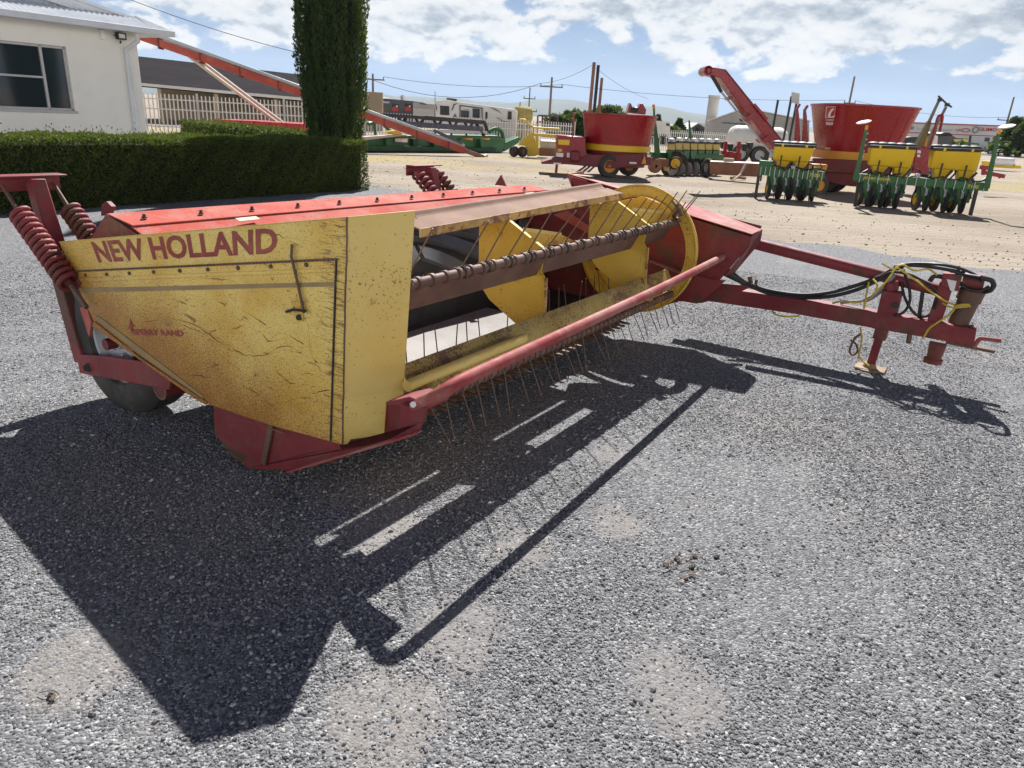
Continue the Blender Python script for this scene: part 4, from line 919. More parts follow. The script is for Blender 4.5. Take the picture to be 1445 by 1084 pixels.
    fl = m.build('floodlight', M['blackp'], r, bevel=.008); MB().box(c + VA * .052, (.15, .006, .09), (UA, VA, Z)).build('lens', M['lens'], fl)
    MB().box(w(144.5, 49, .04), (.10, .08, .20), (UA, VA, Z)).build('sensor_box', M['cream'], r, bevel=.01)
building()

# ------------------------------------------------------------------ far buildings
M['darkroof'] = paint('dark_brown_roof', (.022, .019, .022), (.028, .024, .027), dirt=.2, dirtcol=(.035, .03, .03), rough=.95, bump=0, scale=.3, spec=.05)
M['tan'] = paint('tan_wall', (.36, .28, .19), (.42, .33, .23), dirt=.2, rough=.9, scale=.3, bump=0)
M['grey'] = paint('grey_cladding', (.30, .295, .28), (.36, .35, .33), dirt=.2, rough=.7, scale=.3, bump=0, streak=.15, rustcol=(.18, .15, .12))
M['dgrey'] = paint('slate_grey_cladding', (.075, .08, .095), (.09, .095, .11), dirt=.15, rough=.7, scale=.3, bump=0)
M['conc'] = paint('concrete', (.42, .41, .39), (.48, .47, .45), dirt=.2, rough=.8, scale=.3, bump=0)
M['offw'] = paint('off_white', (.60, .59, .56), (.66, .65, .62), dirt=.2, rough=.6, scale=.5, bump=0)
M['sred'] = paint('bright_red_paint', (.42, .018, .02), (.48, .03, .03), dirt=.15, rough=.45, bump=0)
M['sblue'] = paint('sign_blue', (.03, .06, .25), (.04, .08, .3), dirt=.1, rough=.5, bump=0)
M['wine'] = paint('wine_red_gloss', (.25, .005, .012), (.28, .008, .014), dirt=.05, dirtcol=(.22, .04, .04), rough=.20, bump=0)
M['wine_d'] = paint('dull_wine_red', (.13, .008, .014), (.17, .014, .02), dirt=.25, dirtcol=(.12, .07, .06), rough=.5)
M['jyel'] = paint('glossy_yellow', (.68, .44, .0085), (.72, .48, .012), dirt=.08, rough=.35, bump=0)
M['jgreen'] = paint('farm_green', (.010, .10, .022), (.014, .13, .03), dirt=.2, dirtcol=(.10, .10, .06), rough=.4, bump=0)
M['orange'] = paint('orange_yellow', (.62, .26, .012), (.66, .30, .02), dirt=.15, rough=.4, bump=0)
M['straw'] = paint('straw_bale', (.34, .27, .08), (.42, .34, .12), dirt=.4, dirtcol=(.20, .15, .05), rough=.95, bump=.6, scale=3)
M['brownr'] = paint('brown_rusty_plate', (.22, .10, .065), (.29, .14, .09), rust=.3, dirt=.4, rough=.7)
M['tantube'] = paint('tan_strut', (.46, .40, .33), (.52, .46, .38), rust=.2, rough=.5)
M['galv'] = paint('galvanised', (.36, .37, .38), (.42, .43, .44), dirt=.2, rough=.4, metal=.4, bump=0)
M['wood'] = paint('pole_timber', (.17, .14, .11), (.22, .185, .15), dirt=.2, rough=.9, bump=0)
M['wire'] = paint('wire', (.05, .05, .055), rough=.6, bump=0)
def pf(pts, Y, depth, m=None):
    """outline at distance Y given a real depth"""
    m = m or MB(); m.prism([W(x, y, Y) for x, y in pts], Vector((0, depth, 0))); return m
def bg(name, px, Y, label, cat, group=None): return root(name, HX(px, Y), label, cat, group)
def face(pts, Y, mat, parent, name, off=.02, th=.02):
    MB().prism([W(x, y, Y) - Vector((0, off, 0)) for x, y in pts], Vector((0, th, 0))).build(name, mat, parent)

def far_buildings():
    # dark roofed open shed on the left
    r = bg('open_shed', 310, 48, 'long low shed with a dark brown roof behind the white fence', 'shed')
    a, b = W(120, 112.5, 46), W(500, 147.2, 46); c, d = W(497, 113.5, 56), W(120, 71, 56)
    MB().prism([a, b, c, d], -Z * .12).build('roof', M['darkroof'], r)
    m = MB(); m.beam(a + Z * .02, b + Z * .02, .10, .16); m.build('gutter', M['offw'], r)
    g0, g1 = Vector((a.x, 55, 0)), Vector((b.x, 55, 0)); MB().prism([g0, g1, g1 + Z * 2.6, g0 + Z * 2.6], Vector((0, .2, 0))).build('back_wall', M['tan'], r)
    for px in (150, 226, 305, 389, 465):
        p = W(px, 130, 46.2); MB().beam(Vector((p.x, p.y, 0)), Vector((p.x, p.y, a.lerp(b, (px - 120) / 400).z)), .22, .22, Vector((1, 0, 0))).build('post', M['tan'], r)
    # slate grey shop
    r = bg('shop_building', 550, 92, 'slate grey shop with two red and white window posters far behind the green header', 'shop')
    pf([(521, 137), (558, 140.5), (584, 143), (584, 175), (521, 172)], 92, 9).build('wall', M['dgrey'], r)
    pf([(516, 134), (541, 138), (541, 139.5), (516, 137)], 91, 6).build('roof_slab', M['offw'], r)
    face([(528, 149), (550, 150), (550, 158), (528, 157)], 92, M['glass'], r, 'shop_window')
    for x in (553, 571):
        face([(x, 146), (x + 10, 147), (x + 10, 158), (x, 157)], 92, M['blackp'], r, 'poster')
        face([(x + .5, 151.5), (x + 3, 150.5), (x + 6, 151), (x + 9.5, 151.5), (x + 9.5, 157.5), (x + .5, 157)], 92, M['sred'], r, 'poster_print', .05)
        face([(x + 6, 149.5), (x + 7.5, 148.5), (x + 8.5, 149.5), (x + 8, 151.5), (x + 6, 151.5)], 92, M['white'], r, 'poster_print', .05)
    face([(530, 141.5), (537.5, 142), (537.5, 145.5), (530, 145)], 92, M['sred'], r, 'sign_board', .04)
    q = [W(x, y, 91.9) for x, y in ((538.5, 145.2), (550, 146.2), (550, 143.6), (538.5, 142.6))]; lettering('MARLEY', q, M['white'], r, bold=.03)
    m = pf([(565, 135), (568.5, 134), (569, 141), (565, 141)], 95, 1.2); m.build('roof_vent', M['conc'], r)
    r = bg('low_building', 600, 88, 'low pale grey building between the slate grey shop and the camper trailer', 'building')
    pf([(583, 147.5), (620, 150), (620, 180), (583, 176)], 88, 8).build('wall', M['conc'], r); pf([(583, 145), (620, 148), (620, 153), (583, 152)], 87.7, 8.5).build('roof_band', M['grey'], r); face([(592, 145), (601, 146), (601, 148), (592, 147)], 87.5, M['dgrey'], r, 'roof_unit')
    # farm shed and silo
    r = bg('farm_shed', 1060, 76, 'grey metal clad shed with a low gable behind the white tank', 'shed')
    m = MB(); f = [(1000, 171), (1052, 153.5), (1115, 166), (1142, 170), (1142, 205), (1000, 205)]
    m.prism([W(x, y, 76) for x, y in f], Vector((4.4, 14, 0)))
    w_ = m.build('wall', M['grey'], r)
    m = MB()
    for k in range(9):
        y = 174 + k * 3.1; m.prism([W(1000, y, 75.97), W(1140, y + 7.5, 75.97), W(1140, y + 8.1, 75.97), W(1000, y + .6, 75.97)], Vector((0, .05, 0)))
    m.build('cladding_rib', M['conc'], w_)
    m = MB(); m.prism([W(998, 171.5, 75.7), W(1052, 153, 75.7), W(1052, 151.6, 75.7), W(998, 170, 75.7)], Vector((4.55, 14.5, 0))); m.prism([W(1052, 153, 75.7), W(1144, 171.5, 75.7), W(1144, 170, 75.7), W(1052, 151.6, 75.7)], Vector((4.55, 14.5, 0))); m.build('roof', M['offw'], r)
    face([(1038, 175), (1078, 178), (1078, 205), (1038, 205)], 76, M['blackp'], r, 'door', .03); face([(1019, 172.5), (1078, 176), (1078, 177.6), (1019, 174)], 75.9, M['dgrey'], r, 'door_rail')
    r = bg('silo', 1008, 82, 'tall pale concrete silo beside the grey gabled shed', 'silo')
    b = HX(1004, 82); t = W(1012.5, 135, 82).z
    MB().lathe([(.55, 0), (.56, t - .3), (.60, t - .25), (.60, t), (.0, t + .05)], b, Z, 24).build('shaft', M['conc'], r, smooth=True, sharp=40)
    # small house and white trailer
    r = bg('small_house', 985, 90, 'small blue grey house with a white roof left of the silo', 'house')
    pf([(974, 182), (985, 174.5), (998, 182), (998, 200), (974, 200)], 90, 6).build('wall', M['dgrey'], r)
    m = MB(); m.prism([W(984.5, 173.5, 89.8), W(1001, 181, 93), W(1001, 182.5, 93), W(984.5, 175, 89.8)], Vector((3, 5, 0))); m.prism([W(972, 182, 89.8), W(985, 173.5, 89.8), W(985, 175, 89.8), W(972, 183.5, 89.8)], Vector((0, 6, 0))); m.build('roof', M['offw'], r); face([(982, 180), (987, 180.3), (987, 185), (982, 185)], 90, M['blackp'], r, 'window')
    r = bg('box_trailer', 933, 60, 'white box trailer parked behind the red mixer', 'trailer')
    pf([(920, 170), (945, 172), (947, 205), (920, 205)], 60, 2.4).build('body', M['offw'], r); face([(940, 174), (945, 174.5), (945, 178), (940, 177.5)], 60, M['blackp'], r, 'vent'); 
    for x in (926, 940): MB().lathe([(.05, 0), (.4, .02), (.42, .2), (.05, .22)], HX(x, 59.9) + Z * .42, Vector((0, 1, 0)), 16).build('wheel', M['tyre'], r)
    # showroom with painted names on the right
    r = bg('showroom_building', 1340, 108, 'long white showroom with red trim and painted names across its front', 'building')
    Y = 108
    pf([(1240, 172), (1413, 178), (1413, 213), (1240, 206)], Y, 14).build('wall', M['offw'], r)
    m = MB(); m.prism([W(1413, 178, Y), W(1426, 184, Y + 9), W(1424, 213, Y + 9), W(1412.5, 213, Y)], Vector((-.3, .2, 0))); m.build('end_wall', M['white'], r)
    face([(1240, 170.8), (1414, 177), (1414, 178.4), (1240, 172.2)], Y, M['sred'], r, 'red_trim', .3, .3); face([(1240, 184.5), (1418, 192.3), (1418, 193.5), (1240, 185.8)], Y, M['sred'], r, 'red_trim', .05)
    face([(1368, 191.5), (1371, 191.6), (1369, 206), (1366, 206)], Y, M['blackp'], r, 'door', .04); face([(1390, 194), (1397, 194.3), (1396, 200), (1389, 199.7)], Y, M['dgrey'], r, 'window')
    def word(s, x0, x1, y, h, mt, b=.01):
        sl = .045; lettering(s, [W(x0, y + h, Y - .1), W(x1, y + h + (x1 - x0) * sl, Y - .1), W(x1, y + (x1 - x0) * sl, Y - .1), W(x0, y, Y - .1)], mt, r, bold=b)
    face([(1269.5, 181), (1271, 178.5), (1273, 178.5), (1274.5, 181.5), (1272.5, 180.8)], Y, M['sred'], r, 'emblem', .08)
    word('LUMEF', 1276, 1290, 178.3, 4, M['sblue'], .03); word('Roshfrans', 1294, 1313, 180, 2.8, M['tantube']); word('Castrel', 1327, 1343, 181.5, 2.8, M['galv']); word('LUBO', 1349, 1358, 182, 2.8, M['sred']); word('GLIMO', 1381, 1407, 179.8, 5, M['sred'], .03)
    m = MB(); c = W(1363, 184, Y - .1); m.tube([c + Vector((math.cos(k * .314) * .55, 0, math.sin(k * .314) * .22)) for k in range(20)], .05, 5, True); m.build('oval_emblem', M['sred'], r)
    m = MB(); c = W(1377, 183.4, Y - .1); m.tube([c + Vector((math.cos(k * .314) * .38, 0, math.sin(k * .314) * .38)) for k in range(20)], .1, 5, True); m.build('round_emblem', M['grey'], r)
far_buildings()

# ------------------------------------------------------------------ fences, poles and wires
def fence(p0, p1, h, step, label, seg=3.0, post='galv'):
    r = root('palisade_fence', p0, label, 'fence', 'white palisade fences'); d = p1 - p0; n = int(d.length / step); dn = d.normalized(); m = MB()
    for i in range(n):
        p = p0 + d * (i + .5) / n; m.box(p + Z * (h / 2 + .03), (.055, .02, h), (dn, dn.cross(Z), Z))
    for z in (.25, h * .62, h * .88): m.beam(p0 + Z * z, p1 + Z * z, .03, .05)
    m.build('picket_panel', M['offw'], r)
    k = max(2, int(d.length / seg) + 1)
    for i in range(k):
        p = p0 + d * i / (k - 1) - dn.cross(Z) * .0; MB().box(p + Z * (h + .12) / 2, (.09, .09, h + .12), (dn, dn.cross(Z), Z)).build('post', M[post], r)
fence(HX(150, 34), HX(515, 38), 1.62, .17, 'white palisade fence between the cream building and the cypress')
fence(HX(505, 43), HX(812, 47), 1.30, .16, 'white palisade fence behind the green header and the yellow harvester')
fence(HX(912, 50), HX(1040, 54), 1.2, .18, 'white palisade fence between the red mixer and the silo')
def pole(px, py_top, Y, label, arms=((.6, 1.9),), rad=.13, lean=0.0, group='utility poles along the road'):
    b = HX(px, Y); t = W(px, py_top, Y); top = Vector((b.x + lean, b.y, t.z))
    # plumb pole whose top stands where the picture shows it
    b = Vector((t.x - lean * 0, b.y, 0)); top = Vector((t.x + lean, b.y, t.z))
    r = root('utility_pole', b, label, 'utility pole', group)
    MB().cyl(b, top, rad, rad * .7, 10).build('shaft', M['wood'], r, smooth=True, sharp=60)
    tips = []
    for dz, wd in arms:
        c = top - Z * dz; m = MB(); m.beam(c - Vector((wd / 2, .1, 0)), c + Vector((wd / 2, -.1, 0)), .12, .12)
        for s in (-.46, .46): q = c + Vector((wd * s, -.1, .06)); m.cyl(q, q + Z * .22, .05, n=6); tips.append(q + Z * .22)
        m.build('crossarm', M['wood'], r)
    tips.append(top); return tips
T1 = pole(526, 104, 72, 'grey utility pole with two crossarms just right of the cypress', ((.5, 2.2), (2.4, 2.0)))
T2 = pole(779, 109, 78, 'utility pole with crossarm left of the three tall pipes', ((.9, 2.3),), .14)
T3 = pole(748, 124, 92, 'dark slim utility pole left of the yellow harvester', ((1.2, 1.4), (2.6, 2.0)), .10)
T4 = pole(1206, 108, 82, 'leaning utility pole above the right red mixer tub', ((2.6, 1.2),), .13)
T5 = pole(1431, 137, 100, 'utility pole at the right edge above the showroom', ((2.8, 2.8),), .14)
pole(734, 144, 60, 'short dark post without crossarm behind the camper trailer', (), .06, group='posts without crossarms')
pole(614, 129, 88, 'thin mast standing behind the camper trailer', (), .05, group='posts without crossarms')
def wire(pts, label, sag=.6, r=.022):
    path = []
    for a, b in zip(pts[:-1], pts[1:]):
        for k in range(12): t = k / 12; path.append(a.lerp(b, t) - Z * sag * 4 * t * (1 - t))
    path.append(pts[-1]); m = MB().tube(path, r, 5)
    setp(m.build('overhead_wire', M['wire'], None), label, 'wire', 'overhead wires')
wire([T1[0], T2[0]], 'overhead wire sagging between the pole by the cypress and the pole left of the pipes', 1.6)
wire([T1[1], T2[1], T4[0]], 'long overhead wire running from the cypress to the pole above the right mixer', .5, .018)
wire([T4[1], T5[0], W(1600, 150, 104)], 'overhead wire from the pole above the right mixer to the right edge', .5, .018)
wire([W(130, -22, 40), W(436, 78, 44), T1[2]], 'overhead wire crossing the sky from the cream building to the cypress', .25, .016)
wire([T2[0], W(836, 92, 70), W(915, 140, 80)], 'overhead wire dropping behind the three tall pipes', .3, .016)

# ------------------------------------------------------------------ farm machines across the yard
def se(x, e): return math.copysign(abs(x) ** e, x)
def ring_loft(m, c, rings, n=48, e=1.0):
    """stack of ellipses (half width, half depth, z)"""
    k0 = len(m.v)
    for a, b, z in rings: m.v += [c + Vector((a * se(math.cos(2 * math.pi * j / n), e), b * se(math.sin(2 * math.pi * j / n), e), z)) for j in range(n)]
    for i in range(len(rings) - 1):
        p = k0 + i * n; m.f += [(p + j, p + (j + 1) % n, p + n + (j + 1) % n, p + n + j) for j in range(n)]
    return m
def bgwheel(c, ax, R, w, rim, parent, rr=.55, name='wheel'): return wheel(parent, c, ax, R, w, R * rr, M['tyre'], rim, name=name)
def mixer_far():
    Y = 22.4; s = Y / 1015 * 1.0
    r = bg('feed_mixer', 865, Y, 'smaller red tub feed mixer with a yellow band, left of the wide red tub', 'feed mixer', 'red tub feed mixers')
    c = HX(866, Y + .9); sc = 1083 / (Y + .2)
    z = lambda px, py: W(px, py, Y).z
    c = W(871, 200, Y + .9); c.z = 0
    zt, zb = z(871, 160.5), z(866, 205)
    m = MB(); ring_loft(m, c, [(.98, .92, zb - .02), (1.12, 1.05, zt - .05), (1.15, 1.08, zt - .04), (1.15, 1.08, zt), (1.09, 1.02, zt), (.95, .89, zb)]); tub = m.build('tub', M['wine'], r, smooth=True, sharp=30)
    m = MB(); ring_loft(m, c, [(1.0, .94, zb - .17), (1.03, .97, zb - .17), (1.03, .97, zb), (1.0, .94, zb)]); m.build('yellow_band', M['jyel'], tub, smooth=True, sharp=30)
    m = MB(); ring_loft(m, c, [(.9, .85, zb - .62), (.95, .9, zb - .1)]); m.build('tub_base', M['wine_d'], tub, smooth=True)
    pf([(764, 229), (787, 222), (826, 219), (905, 217), (919, 218), (919, 233), (905, 234), (862, 238), (800, 232), (764, 231.5)], Y - .1, 1.1).build('chassis', M['wine_d'], r, bevel=.01)
    bx = pf([(786, 190.5), (826, 194), (826, 222), (786, 222)], Y - .15, 1.2).build('drive_box', M['wine'], r, bevel=.02)
    face([(788, 197), (804, 197.5), (803, 205), (788, 204)], Y - .15, M['jyel'], bx, 'yellow_decal'); face([(787, 210), (793, 210.3), (793, 214), (787, 214)], Y - .15, M['jyel'], bx, 'yellow_decal'); face([(785, 215.5), (795, 216.2), (794.5, 222), (785, 221)], Y - .15, M['white'], bx, 'white_decal'); face([(800, 215.5), (804, 215.7), (804, 222.5), (800, 222)], Y - .15, M['white'], bx, 'white_decal')
    pf([(805, 213), (818, 213), (819, 229), (806, 228)], Y - .35, .25).build('gear_housing', M['wine_d'], r, bevel=.05)
    MB().beam(W(810, 159, Y), W(808, 215, Y), .05, .05, Vector((0, 1, 0))).build('riser_tube', M['wine'], r)
    MB().beam(W(786, 231, Y), W(784.5, 244, Y), .08, .08, Vector((0, 1, 0))).build('parking_jack', M['wine'], r)
    face([(781, 229.5), (792, 230), (792, 232.3), (781, 231.8)], Y - .12, M['white'], r, 'white_decal'); face([(888, 228.5), (898, 229), (898, 231.5), (888, 231)], Y - .12, M['white'], r, 'white_decal'); face([(909.5, 219), (912, 231.5), (905, 231)], Y - .14, M['orange'], r, 'warning_triangle'); face([(913, 218), (918, 218.3), (918, 222), (913, 221.5)], Y - .12, M['white'], r, 'white_decal')
    a = G(858, 251); bgwheel(Vector((a.x, a.y + .1, .33)), (.25, -1, 0), .33, .24, M['orange'], r)
    a = G(891, 251); bgwheel(Vector((a.x, a.y + .9, .33)), (.25, -1, 0), .33, .24, M['orange'], r)
    a = pf([(885, 159), (889, 145), (891, 147), (892, 151), (901, 152), (904, 146), (907, 146), (912, 155), (911, 162)], Y + 1.6, .5).build('discharge_conveyor', M['wine'], r, bevel=.02); face([(890.5, 151.5), (901, 152.5), (900, 159), (889, 158)], Y + 1.6, M['blackp'], a, 'belt')
    for px, pt, nm, mt, w_ in ((838.5, 88, 'tallest rust and white pipe of the three behind the left mixer', 'brownr', .058), (844.5, 92, 'black pipe between two rusty ones behind the left mixer', 'blackp', .055), (849.5, 110, 'shortest rusty pipe of the three behind the left mixer', 'brownr', .05)):
        t = W(px, pt, 27); b = Vector((t.x, t.y, 0)); b2 = b - Vector((.02, 0, 0))
        m = MB().cyl(b2, t, w_, w_, 12); o = m.build('upright_pipe', M[mt], None, smooth=True, sharp=60); setp(o, nm, 'pipe', 'upright pipes')
mixer_far()
def mixer_near():
    Y = 20.4
    r = bg('feed_mixer', 1205, Y, 'large wide red tub feed mixer with raised conveyor and white number 900', 'feed mixer', 'red tub feed mixers')
    c = W(1209, 200, Y + 1.3); c.z = 0
    zt = W(1212, 148.5, Y + .9).z; zb = W(1200, 215, Y).z
    R = lambda px0, px1, YY: (W(px1, 180, YY) - W(px0, 180, YY)).length / 2
    at, ab = R(1143, 1274, Y + .9), R(1150, 1250, Y + .9)
    m = MB(); ring_loft(m, c, [(ab, 1.05, zb), (at, 1.32, zt - .06), (at + .03, 1.35, zt - .05), (at + .03, 1.35, zt), (at - .04, 1.28, zt), (ab - .04, 1.01, zb)], 64, .66); tub = m.build('tub', M['wine'], r, smooth=True, sharp=30); tub_v, tub_f = list(m.v), list(m.f)
    m = MB(); ring_loft(m, c, [(ab, 1.05, zb - .22), (ab + .04, 1.09, zb - .22), (ab + .04, 1.09, zb), (ab, 1.05, zb)], 64, .66); m.build('yellow_band', M['orange'], tub, smooth=True, sharp=30)
    # panel seams running down the tub
    for k in (-.25, .22, .50):
        th = -math.pi / 2 + k; p0 = c + Vector((ab * se(math.cos(th), .66), 1.05 * se(math.sin(th), .66), zb)); p1 = c + Vector((at * se(math.cos(th), .66), 1.32 * se(math.sin(th), .66), zt - .06))
        MB().beam(p0, p1, .05, .03, Vector((0, -1, 0))).build('tub_seam', M['wine'], tub, bevel=.008)
    # badge and number follow the curved front
    from mathutils.bvhtree import BVHTree
    bvh = BVHTree.FromPolygons(tub_v, tub_f)
    def tubpt(px, py):
        d = ray(px, py).normalized(); h = bvh.ray_cast(EYEV, d)
        return h[0] - d * .03 if h[0] else EYEV + d * Y
    T = lambda px, py, o=0.0: tubpt(px, py) - Vector((0, o, 0))
    MB().prism([T(1166, 150.5), T(1179.3, 150.3), T(1177.6, 166.3), T(1164.5, 166.5)], Vector((0, .006, 0))).build('badge', M['white'], tub)
    MB().prism([T(1166.8, 151.3, .004), T(1178.5, 151.1, .004), T(1176.9, 165.6, .004), T(1165.4, 165.7, .004)], Vector((0, .004, 0))).build('badge_field', M['sred'], tub)
    MB().prism([T(1176, 153, .01), T(1173, 154, .01), T(1169.8, 158.5, .01), T(1168, 163, .01), T(1169.5, 165.8, .01), T(1176.5, 166, .01), T(1177, 162.5, .01), T(1173.5, 165, .01), T(1171.4, 163.5, .01), T(1173, 158.5, .01), T(1176.6, 154.5, .01)], Vector((0, .005, 0))).build('badge_curl', M['white'], tub)
    lettering('900', [T(1165, 177.3), T(1175.5, 177), T(1175.8, 172.2), T(1165.2, 172.5)], M['white'], tub, bold=.04, out=Vector((0, -1, 0)))
    lettering('CONARD', [T(1165, 170.8), T(1176.5, 170.5), T(1176.7, 168), T(1165.2, 168.3)], M['white'], tub, bold=.03, out=Vector((0, -1, 0)), name='small_lettering')
    face([(1162, 208), (1169.5, 208.3), (1169.5, 211), (1162, 210.7)], Y + .3, M['decal'], tub, 'tag', .1)
    # chassis, wheels
    pf([(1120, 226), (1255, 231), (1262, 240), (1240, 262), (1190, 262), (1140, 252), (1118, 240)], Y + .25, 1.9).build('chassis', M['wine_d'], r, bevel=.02)
    pf([(1150, 224), (1250, 228), (1248, 246), (1150, 244)], Y + .18, .2).build('side_skirt', M['wine_d'], r, bevel=.02)
    for px, py, dy in ((1160, 273, 0), (1176, 272, 1.6)):
        a = G(px, py); bgwheel(Vector((a.x, a.y + .15, .40)), (-.45, -1, 0), .40, .30, M['orange'], r)
    a = G(1236, 268); bgwheel(Vector((a.x, a.y + 1.8, .40)), (-.45, -1, 0), .40, .30, M['orange'], r)
    # raised conveyor
    cv = pf([(996.5, 97), (1003, 94.5), (1022, 97.5), (1108, 206), (1093, 212), (1016.5, 110), (998, 104.5)], Y + .2, .62).build('conveyor', M['wine'], r, bevel=.015)
    pf([(1022, 97.5), (1024.5, 98.3), (1110, 205), (1108, 206)], Y + .28, .46).build('conveyor_lip', M['wine_d'], cv)
    pf([(1062, 147), (1066, 146), (1084, 167), (1082, 171)], Y + .1, .1).build('conveyor_guard', M['wine'], cv); pf([(1052, 168), (1060, 160), (1064, 164), (1056, 172)], Y + .1, .7).build('conveyor_bracket', M['wine'], cv); pf([(1076, 198), (1086, 190), (1090, 194), (1080, 203)], Y + .1, .7).build('conveyor_bracket', M['wine'], cv); pf([(1031, 138), (1035, 136), (1036.5, 139), (1033, 141)], Y + .1, .7).build('conveyor_bracket', M['wine'], cv)
    MB().lathe([(.08, 0), (.12, .02), (.12, .68), (.08, .7)], W(1000, 99.5, Y + .16), Vector((0, 1, 0)), 16).build('head_pulley', M['wine'], cv, smooth=True)
    MB().tube([W(1004, 106, Y + .3), W(1018, 130, Y + .3)], .045, 8).build('stay_cylinder', M['blackp'], r, smooth=True); MB().tube([W(1018, 130, Y + .3), W(1058, 180, Y + .3), W(1098, 228, Y + .3)], .028, 8).build('stay_rod', M['galv'], r, smooth=True)
    for x, y in ((1125.5, 153), (1136.5, 155)):
        pf([(x + 3.6, y - 7), (x + 5, y - 5), (x + 1.2, y + 1), (x + 2.4, y + 10), (x + 4.5, 206), (x - 3.5, 206), (x - 1.5, y + 8), (x - 1.2, y)], Y + .9, .12).build('tall_bracket', M['wine'], r, bevel=.01)
mixer_near()

def planter(p0, p1, hop, bar, rows, markers, stands, label, texts, back=0):
    """row crop planter; hop = yellow seed boxes, all traced on the upright plane p0-p1 and given depth"""
    ex = (p1 - p0); ex.z = 0; ex.normalize(); n = Z.cross(ex)          # n points away from the camera
    if n.y < 0: n = -n
    P = lambda px, py, o=0.0: plane(px, py, p0 + n * o, n)
    r = root('row_planter', p0, label, 'planter', 'green and yellow row planters')
    for tl, tr, br, bl in hop:
        D = n * .62
        f = [P(*tl), P(*tr), P(*br), P(*bl)]
        m = MB(); bk = [f[0] + D + ex * .02, f[1] + D - ex * .02, f[2] + D * .72 - ex * .03, f[3] + D * .72 + ex * .03]
        ff = [f[0], f[1], f[2] + n * .12, f[3] + n * .12]
        m.add(ff + bk, [(0, 1, 2, 3), (7, 6, 5, 4), (0, 4, 5, 1), (1, 5, 6, 2), (2, 6, 7, 3), (3, 7, 4, 0)])
        h = m.build('seed_box', M['jyel'], r, bevel=.045, seg=3)
        w = (f[1] - f[0]).length; m = MB(); m.prism([f[0] - n * .03 - ex * .01, f[1] - n * .03 + ex * .01, f[1] + D + n * .02, f[0] + D + n * .02], Z * .055)
        for k in range(5): q = f[0].lerp(f[1], (k + .5) / 5) + n * .3 + Z * .05; m.lathe([(.15, 0), (.14, .05), (.06, .075), (0, .08)], q, Z, 12)
        m.build('lid', M['blackp'], h, bevel=.012)
        for k in (.2, .78): MB().box(f[0].lerp(f[1], k) - n * .035 + Z * .02, (.05, .02, .06), (ex, n, Z)).build('lid_latch', M['jyel'], h)
        lo = MB()
        for k in (.12, .62): a = f[3].lerp(f[2], k); lo.prism([a + n * .15, a + ex * .34 + n * .15, a + ex * .26 - Z * .22 + n * .2, a + ex * .06 - Z * .22 + n * .2], n * .3)
        lo.build('seed_chute', M['jyel'], h, bevel=.02)
        for k in (.22, .72):
            a = f[3].lerp(f[2], k); MB().beam(a + Z * .14 - n * .02, a - Z * .2 + n * .0, .035, .03, n).build('box_strap', M['blackp'], h)
            MB().beam(a + ex * .24 - n * .0, a + ex * .10 - Z * .22, .05, .05, n).build('box_leg', M['blackp'], h)
    (bx0, by0), (bx1, by1), th = bar
    b0, b1 = P(bx0, by0, .1), P(bx1, by1, .1); hh = th / (1083 / p0.y)
    tb = MB().beam(b0, b1, .18, hh).build('toolbar', M['jgreen'], r, bevel=.012)
    for s, (x0, x1), fr in texts:
        a, b = P(x0, fr, .1) - n * .095, P(x1, fr + (x1 - x0) * (by1 - by0) / (bx1 - bx0), .1) - n * .095; u_ = Z * hh * .42
        lettering(s, [a - u_ / 2, b - u_ / 2, b + u_ / 2, a + u_ / 2], M['jyel'], tb, bold=.02)
    zb = (b0.z + b1.z) / 2
    for k in range(14):
        q = b0.lerp(b1, (k + .5) / 14); MB().box(q - n * .10 + Z * 0, (.018, .02, hh * 1.15), (ex, n, Z)).build('u_bolt', M['galv'], tb)
    for px in rows:
        q = b0.lerp(b1, (px - bx0) / (bx1 - bx0)); g = Vector((q.x, q.y, 0))
        un = MB(); un.prism([q + ex * -.15 - Z * .02, q + ex * .06 - Z * .02, g + ex * .08 + Z * .26, g + ex * .0 + Z * .16, g - ex * .07 + Z * .28], -n * .07); un.prism([q + ex * .13, q + ex * .21, g + ex * .19 + Z * .26, g + ex * .11 + Z * .26], -n * .05)
        un.box(q + n * .15 - Z * (hh / 2 + .08), (.30, .34, .16), (ex, n, Z)); un.box(g + n * .35 + Z * .42, (.2, .5, .2), (ex, n, Z)); un.box(g + n * .05 + Z * .46, (.34, .10, .12), (ex, n, Z)); un.prism([g - ex * .19 + Z * .5, g - ex * .11 + Z * .52, g - ex * .12 + Z * .3, g - ex * .17 + Z * .3], -n * .04)
        un = un.build('row_unit', M['jgreen'], r, bevel=.01)
        for sgn in (-1, 1):
            wheel(un, g + ex * sgn * .115 + n * .16 + Z * .25, (ex * sgn + n * -.12), .25, .085, .14, M['tyre'], M['jyel'], name='gauge_wheel')
        for j in range(3): c_ = q - Z * (hh * .7 + .03) + ex * (-.16 + .15 * j) - n * .13; MB().tube([c_, c_ + Z * .05 - ex * .03, c_ + Z * -.12 + ex * .05], .018, 6).build('hose_stub', M['hose'] if j != 1 else M['galv'], un)
        MB().lathe([(.02, 0), (.24, .004), (.24, .01), (.02, .014)], g + ex * .02 - n * .08 + Z * .25, ex, 24).build('coulter_disc', M['black'], un)
        m = MB(); m.cyl(q - Z * (hh / 2 + .05) - n * .1, q - Z * (hh / 2 + .2) - n * .1, .03, n=8); m.build('down_spring', M['galv'], un)
